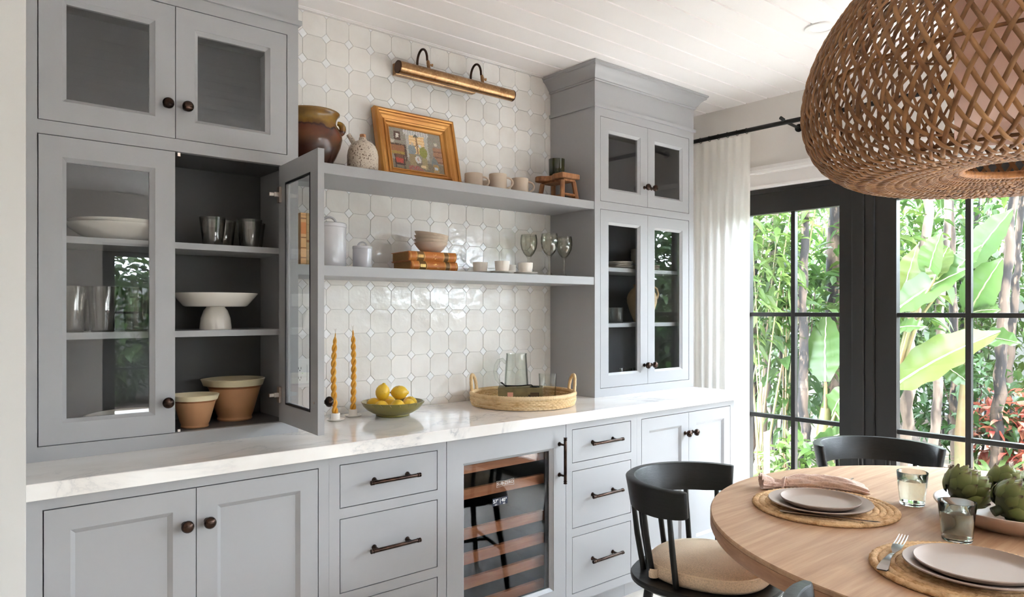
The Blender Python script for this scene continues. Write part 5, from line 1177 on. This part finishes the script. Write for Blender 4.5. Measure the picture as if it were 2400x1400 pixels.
for k in range(9):
    y = .02+.062*k; P(MB().tube([(.0155*cos(a), y, 2.384+.0155*sin(a)-.002) for a in [2*pi*i/18 for i in range(18)]], .0016, 5, True), 'ring', RODB, ct, smooth=60)
# ---------------------------------------------------------------- garden
G0 = -.12
gr = struct('ground', 'dark mulch of the garden bed', MB().box(XR+.15, 18, -16, 14, G0-.2, G0), MULCH)
P(MB().box(-9, XR+.15, -16, YR-.15, G0-.2, G0), 'ground_strip', MULCH, gr)
pa = struct('path', 'pale stone path beside the garden bed')
pm = [MB().prism([(0, 0), (.58, .02), (.60, .40), (.02, .42)], 0, .04).mesh('paver', PAVER, 0), MB().prism([(.01, .01), (.50, 0), (.52, .42), (0, .40)], 0, .04).mesh('paver', PAVER, 0)]
for i in range(9):
    for j in range(5): place('paver', pm[(i+j) % 2], pa, (4.25+i*.64+(j % 2)*.2, 2.45-.46*j-.10*i*0+RND.uniform(-.02, .02), G0-.02), (0, 0, RND.uniform(-.03, .03)))
tc_ = struct('bounce_paving', 'unseen pale paving added to bounce daylight into the room')  # unseen paving put in outside as a reflector for the ceiling and upper cabinets
tm_ = MB().box(.005, .895, .005, .595, 0, .05).mesh('paver', BOUNCE, 0)
for i in range(15):
    for j in range(14):
        x_, y_ = -3.6+i*.9, YR-.8-.6*j+2.4
        if (y_ < YR-.75 and x_ < 6.8 and y_ > -7.0) or (x_ > 4.0 and x_ < 6.0 and y_ < .2 and y_ > -7.0): place('paver', tm_, tc_, (x_, y_, G0-.02))
for j in range(2):
    for i in range(2): place('paver', tm_, tc_, (4.5+.9*i, -.2-.6*j, G0-.02))
struct('wall_garden', 'white rendered garden boundary wall', MB().box(11.2, 11.4, -16, 14, G0, 1.95), GWALL, smooth=0)
struct('wall_garden_rear', 'white rendered boundary wall behind the house', MB().box(-9, 11.2, -9.2, -9.0, G0, 1.9), GWALL, smooth=0)
GR = random.Random(5)
def leafv(mb, p, d, up, L, w, fold=.25, droop=.2):
    d = Vector(d).normalized(); s = d.cross(Vector(up))
    if s.length < 1e-3: s = d.orthogonal()
    s.normalize(); n = s.cross(d); p = Vector(p)
    m1 = p+d*L*.35+n*0; m2 = p+d*L*.72-Vector((0, 0, droop*L*.25)); t = p+d*L-Vector((0, 0, droop*L*.7)); o = len(mb.v)
    mb.v += [tuple(x) for x in (p, m1+s*w*.5+n*fold*w, m1, m1-s*w*.5+n*fold*w, m2+s*w*.36+n*fold*w*.8, m2, m2-s*w*.36+n*fold*w*.8, t)]
    mb.f += [tuple(i+o for i in f) for f in ((0, 1, 2), (0, 2, 3), (1, 4, 5, 2), (2, 5, 6, 3), (4, 7, 5), (5, 7, 6))]
def foliage_mb(N, c, rad, L, w, droop=.35, seed=0, shell=.35):
    mb = MB(); q = random.Random(seed)
    for _ in range(N):
        while True:
            v = Vector((q.uniform(-1, 1), q.uniform(-1, 1), q.uniform(-1, 1)))
            if shell < v.length < 1: break
        p = Vector(c)+Vector((v.x*rad[0], v.y*rad[1], v.z*rad[2])); d = v*.6+Vector((q.uniform(-1, 1), q.uniform(-1, 1), q.uniform(-.7, .5)))
        k = q.uniform(.6, 1.25); leafv(mb, p, d, (q.uniform(-.5, .5), q.uniform(-.5, .5), 1), L*k, w*k, .2, droop)
    return mb
def shrub(name, x, y, z0, h, rad, N, L, w, m, label, seed, group=None, stem=True, cat='shrub'):
    t = T(name, label, cat, (x, y, G0), 0, group); c = (0, 0, z0+h/2)
    f = P(foliage_mb(N, c, (rad, rad, h/2), L, w, seed=seed), 'foliage', m, t, smooth=0, fix=False); f['kind'] = 'stuff'
    if stem:
        for k in range(4):
            a = k*1.6+seed; P(MB().tube([(.05*cos(a), .05*sin(a), 0), (.10*cos(a), .10*sin(a), z0*.6+h*.2), (rad*.5*cos(a), rad*.5*sin(a), z0+h*.7)], [.014, .011, .005], 6), 'stem', BARK, t)
    return t
def trunk(pts, r, m, label, name='garden_tree', cat='tree', crown=None, seed=0, group='garden trees'):
    b = pts[0]; t = T(name, label, cat, (b[0], b[1], G0), 0, group)
    pp = [(p[0]-b[0], p[1]-b[1], p[2]-G0) for p in pts]; fine = []; rs = []; q = random.Random(seed)
    for (a, c_), k in zip(zip(pp, pp[1:]), range(99)):
        for i in range(6): u = i/6; fine.append(tuple(a[j]+(c_[j]-a[j])*u+q.uniform(-.016, .016) for j in range(3)))
    fine.append(pp[-1]); n = len(fine)
    P(MB().tube(fine, [.8*r*(1.25-.5*i/n)*q.uniform(.92, 1.08) for i in range(n)], 10), 'trunk', m, t, smooth=60)
    if crown:
        c = crown; f = P(foliage_mb(c['N'], c['c'], c['r'], c['L'], c['w'], seed=seed), 'crown', c['m'], t, smooth=0, fix=False); f['kind'] = 'stuff'
    return t
def gp(x, y, X): v = onX(x, y, X); return (v.x, v.y, v.z)
def gtrunk(px, X, r, m, label, seed, top=True, leaf=None):
    """px: pixel points up the trunk; foot dropped to the ground"""
    p = [gp(x, y, X) for x, y in px]; f = p[0]; k = (f[2]-G0); dirx = (p[-1][1]-f[1])/(p[-1][2]-f[2]) if p[-1][2] != f[2] else 0
    base = (X, f[1]-dirx*k, G0); e = p[-1]; up = (X, e[1]+dirx*1.6, e[2]+1.8) if top else e
    cr = None
    if leaf: cr = dict(N=leaf[0], c=(0, (up[1]-base[1])*.86, up[2]-G0-.3), r=(1.1, 1.2, .95), L=.17, w=.06, m=leaf[1])
    return trunk([base]+p+[up], r, m, label, seed=seed, crown=cr)
LF = (600, LEAFA)  # crowns mostly out of view, thickened to cut sky light on the base cabinets
gtrunk([(1884, 1000), (1882, 760), (1890, 480)], 5.55, .045, BARK, 'dark peeling trunk seen through the door beside the curtain', 1, leaf=LF)
gtrunk([(1786, 1000), (1797, 820), (1806, 700)], 5.75, .046, BARKP, 'pale slanting trunk behind the canes', 2, leaf=(350, LEAFB))
gtrunk([(1764, 1000), (1764, 760), (1772, 520)], 5.8, .040, BARK, 'dark trunk at the curtain edge', 3, leaf=LF)
gtrunk([(1942, 1010), (1946, 900), (1950, 800)], 6.3, .092, BARK, 'thick mossy trunk low behind the upright banana leaf', 4, leaf=LF)
gtrunk([(2128, 960), (2135, 800), (2158, 640), (2178, 470)], 6.35, .05, BARKP, 'pale leaning trunk behind the yellow-green banana leaf', 5, leaf=LF)
gtrunk([(2196, 900), (2205, 740), (2220, 470)], 7.0, .042, BARKP, 'slim pale trunk beside the door bar', 6, leaf=(350, LEAFB))
gtrunk([(2238, 900), (2232, 700), (2228, 480)], 7.3, .042, BARK, 'slim dark trunk beside the door bar', 7, leaf=LF)
gtrunk([(2345, 880), (2352, 700), (2375, 460)], 7.3, .052, BARK, 'grey trunk above the croton bushes', 8, leaf=LF)
gtrunk([(2365, 860), (2372, 720), (2385, 600)], 8.2, .045, BARK, 'far grey trunk near the white wall', 9, leaf=(350, LEAFB))
for i, (x, y, r) in enumerate(((8.2, -1.2, .07), (9.4, -3.0, .08), (7.4, -3.6, .06), (9.8, .6, .07), (10.2, 5.5, .08), (9.2, 8.2, .08), (10.4, 3.2, .07), (9.9, 10.5, .09))):
    trunk([(x, y, G0), (x+.1, y+.05, 1.4), (x+.05, y-.1, 3.0), (x+.2, y+.1, 4.2)], r, BARK, 'leafy tree near the garden boundary wall', seed=20+i, crown=dict(N=300, c=(0, 0, 3.3), r=(1.2, 1.3, 1.1), L=.20, w=.075, m=LEAFA if i % 2 else LEAFC))
# canes by the curtain side
cn = T('bamboo_clump', 'clump of slim upright canes outside the door beside the curtain', 'bamboo', (5.35, 3.45, G0))
q = random.Random(9)
for k in range(26):
    x0, y0 = q.uniform(-.35, .35), q.uniform(-.42, .42); tx, ty = x0+q.uniform(-.3, .3), y0+q.uniform(-.35, .25); hh = q.uniform(1.6, 2.9); r = q.uniform(.006, .013)
    P(MB().tube([(x0+(tx-x0)*u**1.4, y0+(ty-y0)*u**1.4, hh*u) for u in [i/8 for i in range(9)]], [r*(1-.5*i/8) for i in range(9)], 7), 'cane', CULM, cn, smooth=60)
f_ = P(foliage_mb(1500, (.0, -.0, 1.95), (.55, .62, .85), .16, .045, seed=33, shell=.0), 'foliage', LEAFB, cn, smooth=0, fix=False); f_['kind'] = 'stuff'
# leafy shrubs filling the views
sh = [(5.9, 3.15, .5, 1.6, .42, 420, .17, .075, LEAFA, 'leafy shrub in front of the dark peeling trunk'),
      (6.5, 2.62, 1.0, 1.5, .48, 460, .17, .07, LEAFB, 'pale leafy shrub behind the upright banana leaf'),
      (6.9, 3.9, .2, 2.2, .65, 620, .18, .07, LEAFA, 'tall leafy shrub behind the canes'),
      (7.8, 3.4, .1, 1.5, .6, 520, .16, .07, LEAFC, 'dark leafy shrub low behind the trunks'),
      (7.6, 2.3, .1, 1.0, .5, 420, .15, .06, LEAFC, 'low dark shrub under the bright banana leaf'),
      (8.6, 2.9, .6, 1.8, .75, 620, .18, .07, LEAFA, 'leafy shrub behind the banana plant'),
      (9.6, 2.2, .3, 1.9, .8, 620, .18, .06, LEAFB, 'feathery pale shrub against the boundary wall'),
      (10.0, 4.1, .3, 2.3, .95, 700, .20, .08, LEAFA, 'big shrub against the boundary wall behind the trunks'),
      (9.7, 6.2, .3, 2.4, 1.0, 700, .20, .08, LEAFC, 'dark shrub against the boundary wall'),
      (8.9, 1.2, .2, 1.4, .6, 460, .17, .07, LEAFA, 'shrub beyond the croton bushes'),
      (8.4, -.4, .1, 1.8, .7, 520, .20, .09, LEAFC, 'dark broad-leaved shrub in the side bed'),
      (9.3, -2.0, .1, 2.0, .9, 620, .22, .10, LEAFC, 'dark broad-leaved shrub further along the side bed'),
      (8.6, -4.2, .1, 2.2, 1.0, 620, .22, .10, LEAFA, 'tall shrub at the end of the side bed'),
      (7.2, 6.0, .1, 2.2, .9, 560, .20, .08, LEAFA, 'shrub hidden behind the curtain side of the wall'),
      (10.4, 3.3, 1.2, 2.6, .95, 800, .21, .07, LEAFB, 'tall feathery shrub against the boundary wall beside the trunks'),
      (10.5, 1.7, 1.3, 2.6, .95, 800, .21, .07, LEAFA, 'tall leafy shrub against the boundary wall above the crotons'),
      (10.4, 5.0, 1.2, 2.8, 1.0, 800, .22, .08, LEAFA, 'tall leafy shrub against the boundary wall beyond the peeling trunk'),
      (8.4, 3.9, 1.2, 2.0, .7, 600, .19, .07, LEAFB, 'pale leafy shrub between the trunks and the wall'),
      (9.3, 2.75, 1.5, 1.9, .7, 600, .19, .06, LEAFA, 'leafy shrub high behind the banana plant'),
      (10.5, .2, 1.0, 2.6, .9, 700, .21, .08, LEAFB, 'tall leafy shrub near the end of the path'),
      (7.4, -.9, .05, 2.9, .75, 900, .22, .10, LEAFC, 'tall dense shrub beside the path'),
      (8.3, -1.6, .05, 3.3, .85, 900, .24, .11, LEAFA, 'tall broad-leaved shrub beyond the path'),
      (9.6, -.9, .05, 3.4, .9, 900, .24, .11, LEAFC, 'tall dark shrub near the boundary beyond the path'),
      (9.0, -3.2, .05, 3.4, .95, 900, .24, .11, LEAFA, 'tall shrub where the side bed turns'),
      (5.3, 2.75, .02, .45, .28, 260, .15, .05, LEAFB, 'low pale fern-like plant at the door threshold')]
for i, a in enumerate(sh): shrub('garden_shrub', a[0], a[1], a[2], a[3], a[4], a[5], a[6], a[7], a[8], a[9], 50+i, 'garden shrubs')
for i, (x, y, h) in enumerate(((1.2, -7.6, 2.5), (2.4, -7.7, 2.7), (3.6, -7.6, 2.5), (4.8, -7.7, 2.7), (6.0, -7.6, 2.5), (7.2, -7.7, 2.7))):
    shrub('hedge_shrub', x, y, .05, h, .85, 900, .26, .12, (LEAFC, LEAFA)[i % 2], 'tall dense shrub of the hedge outside the rear doors', 90+i, 'hedge outside the rear doors')
# croton bushes
for i, (x, y, m, lb) in enumerate(((7.6, 1.98, CROTR, 'red croton bush nearest the door bar'), (8.2, 1.62, CROTY, 'yellow-green croton bush between the red ones'), (7.9, 1.72, CROTR, 'red croton bush beside the stone path'), (8.9, 1.9, CROTR, 'red croton bush at the back of the bed'), (8.0, 1.25, CROTR, 'red croton bush beyond the stone path'))):
    shrub('croton_bush', x, y, .04, .72, .36, 330, .14, .06, m, lb, 70+i, 'croton bushes')
# banana plants with single large leaves
def blade(a, b, wid, m, par, bend=.12, twist=0, name='leaf', X0=None):
    """one big leaf from a to b (points), width wid, arching"""
    a, b = Vector(a), Vector(b); d = b-a; L = d.length; t = d.normalized(); s = t.cross(Vector((1, 0, 0)))
    if s.length < .1: s = t.cross(Vector((0, 0, 1)))
    s.normalize(); n = s.cross(t)
    if n.x > 0: n = -n; s = -s
    s2 = (s*cos(twist)+n*sin(twist)).normalized(); n2 = (n*cos(twist)-s*sin(twist)).normalized()
    org = Vector(par.location)
    def fn(u, v):
        w = wid*.5*(sin(pi*min(1, (.04+v*.96))**.85)**.75 if v < .995 else .02); k = 2*u-1
        p = a+d*v+n2*(bend*L*sin(pi*v))+s2*(w*k)+n2*(.20*w*abs(k))+Vector((.006*sin(40*v), 0, .010*sin(26*v+6*u)*abs(k)))
        return tuple(p-org)
    o = P(MB().grid(fn, 6, 18), name, m, par, smooth=60, fix=False)
    rib = [tuple(Vector(fn(.5, v))-n2*(-.003)) for v in [i/12 for i in range(13)]]
    P(MB().tube(rib, [wid*.030*(1-.75*i/12) for i in range(13)], 6), 'midrib', MIDRIB, o, smooth=60)
    return o
def banana(X, lst, label, Y, z=.9):
    t = T('banana_plant', label, 'plant', (X, Y, G0), 0, 'banana plants')
    P(MB().tube([(0, 0, 0), (.02, .02, .5), (.0, .0, z)], [.075, .06, .035], 12), 'stem', CULM, t, smooth=60)
    for (ax, ay, bx, by, w, m, be, tw) in lst:
        A = onX(ax, ay, X+RND.uniform(-.1, .1)); B = onX(bx, by, X+RND.uniform(-.35, .2)); sc = (A-Vector((0, 0, CAMZ))).length/FPX*1.25
        blade(A, B, w*sc, m, t, be, tw)
        P(MB().tube([(0, 0, z-.25), tuple((Vector((X, Y, G0+z))+A)/2-Vector((X, Y, G0))+Vector((0, 0, .05))), tuple(A-Vector((X, Y, G0)))], [.02, .014, .010], 7), 'stalk', CULM, t, smooth=60)
Yb = onX(2085, 800, 5.9).y
banana(5.9, [(2100, 728, 2272, 628, 62, BANA, .06, .5), (2104, 735, 2150, 575, 44, BANAL, .05, -.2), (2175, 655, 2208, 545, 48, BANA, .04, .3), (2190, 655, 2222, 580, 40, BANAL, .04, .0), (2098, 905, 2345, 778, 78, BANAL, .05, .6),
             (2098, 772, 2172, 768, 30, BANA, .08, .7), (2215, 665, 2300, 575, 40, BANA, .05, .3), (2200, 850, 2280, 905, 34, BANA, .10, .5)], 'banana plant with broad leaves just outside the wide glazed panel', Yb, 1.0)
Yb = onX(2262, 800, 6.3).y
banana(6.3, [(2268, 628, 2374, 490, 52, BANA, .04, .3), (2270, 738, 2350, 605, 60, BANA, .03, .2), (2275, 735, 2345, 728, 34, BANA, .06, .8), (2285, 795, 2392, 806, 40, BANA, .08, .8)], 'banana plant beside the door bar', Yb, .9)
Yb = onX(1935, 950, 5.6).y
banana(5.6, [(1935, 895, 1938, 735, 64, BANA, .03, 0), (1942, 1000, 1990, 900, 46, BANA, .06, .2), (1985, 1010, 1905, 1030, 40, BANA, .1, .6)], 'banana plant with one upright leaf seen through the door beside the curtain', Yb, .7)
# strap-leaved clumps low in the bed
def strap(x, y, n, L, label, seed, w=.035):
    t = T('strap_leaf_clump', label, 'plant', (x, y, G0), 0, 'strap-leaved clumps'); q = random.Random(seed)
    for k in range(n):
        a = q.uniform(0, 2*pi); l = L*q.uniform(.7, 1.2); rise = q.uniform(.5, 1.15); pts = []
        def fn(u, v, a=a, l=l, rise=rise):
            h = rise*l*.8*v-1.0*l*rise*.62*v*v; r = .02+l*.75*v*(1.1-rise*.4); ww = w*(1-(2*v-.8)**2*.55)*(1 if v < .97 else .15); k2 = (2*u-1)*ww*.5
            return (r*cos(a)-k2*sin(a), r*sin(a)+k2*cos(a), h+.10*abs(2*u-1)*ww)
        P(MB().grid(fn, 2, 10), 'leaf', STRAP, t, smooth=60, fix=False)
sc_ = [(onX(1800, 1080, 5.0).y, 5.0, 12, .55, 'strap-leaved clump low outside the door beside the curtain'), (onX(1905, 1080, 4.9).y, 4.9, 13, .60, 'strap-leaved clump beside the door post'),
       (onX(2135, 1020, 6.4).y, 6.4, 13, .70, 'strap-leaved clump under the banana plant'), (onX(2230, 1020, 6.7).y, 6.7, 12, .70, 'strap-leaved clump beside the door bar'),
       (onX(2330, 1010, 7.0).y, 7.0, 14, .85, 'strap-leaved clump in front of the croton bushes'), (onX(1850, 1040, 5.8).y, 5.8, 12, .65, 'strap-leaved clump under the peeling trunk')]
for i, (y, x, n, L, lb) in enumerate(sc_): strap(x, y, n, L, lb, 80+i, .045)
sy_k = onX(1797, 1100, 4.7).y
tag(P(MB().prism([(-.02, 0), (.02, 0), (.02, .60), (-.02, .62)], -.008, .008, 'x'), 'garden_stake', STAKE, None, (4.7, sy_k, G0), smooth=0), 'plain wooden stake in the bed outside the door', 'stake')
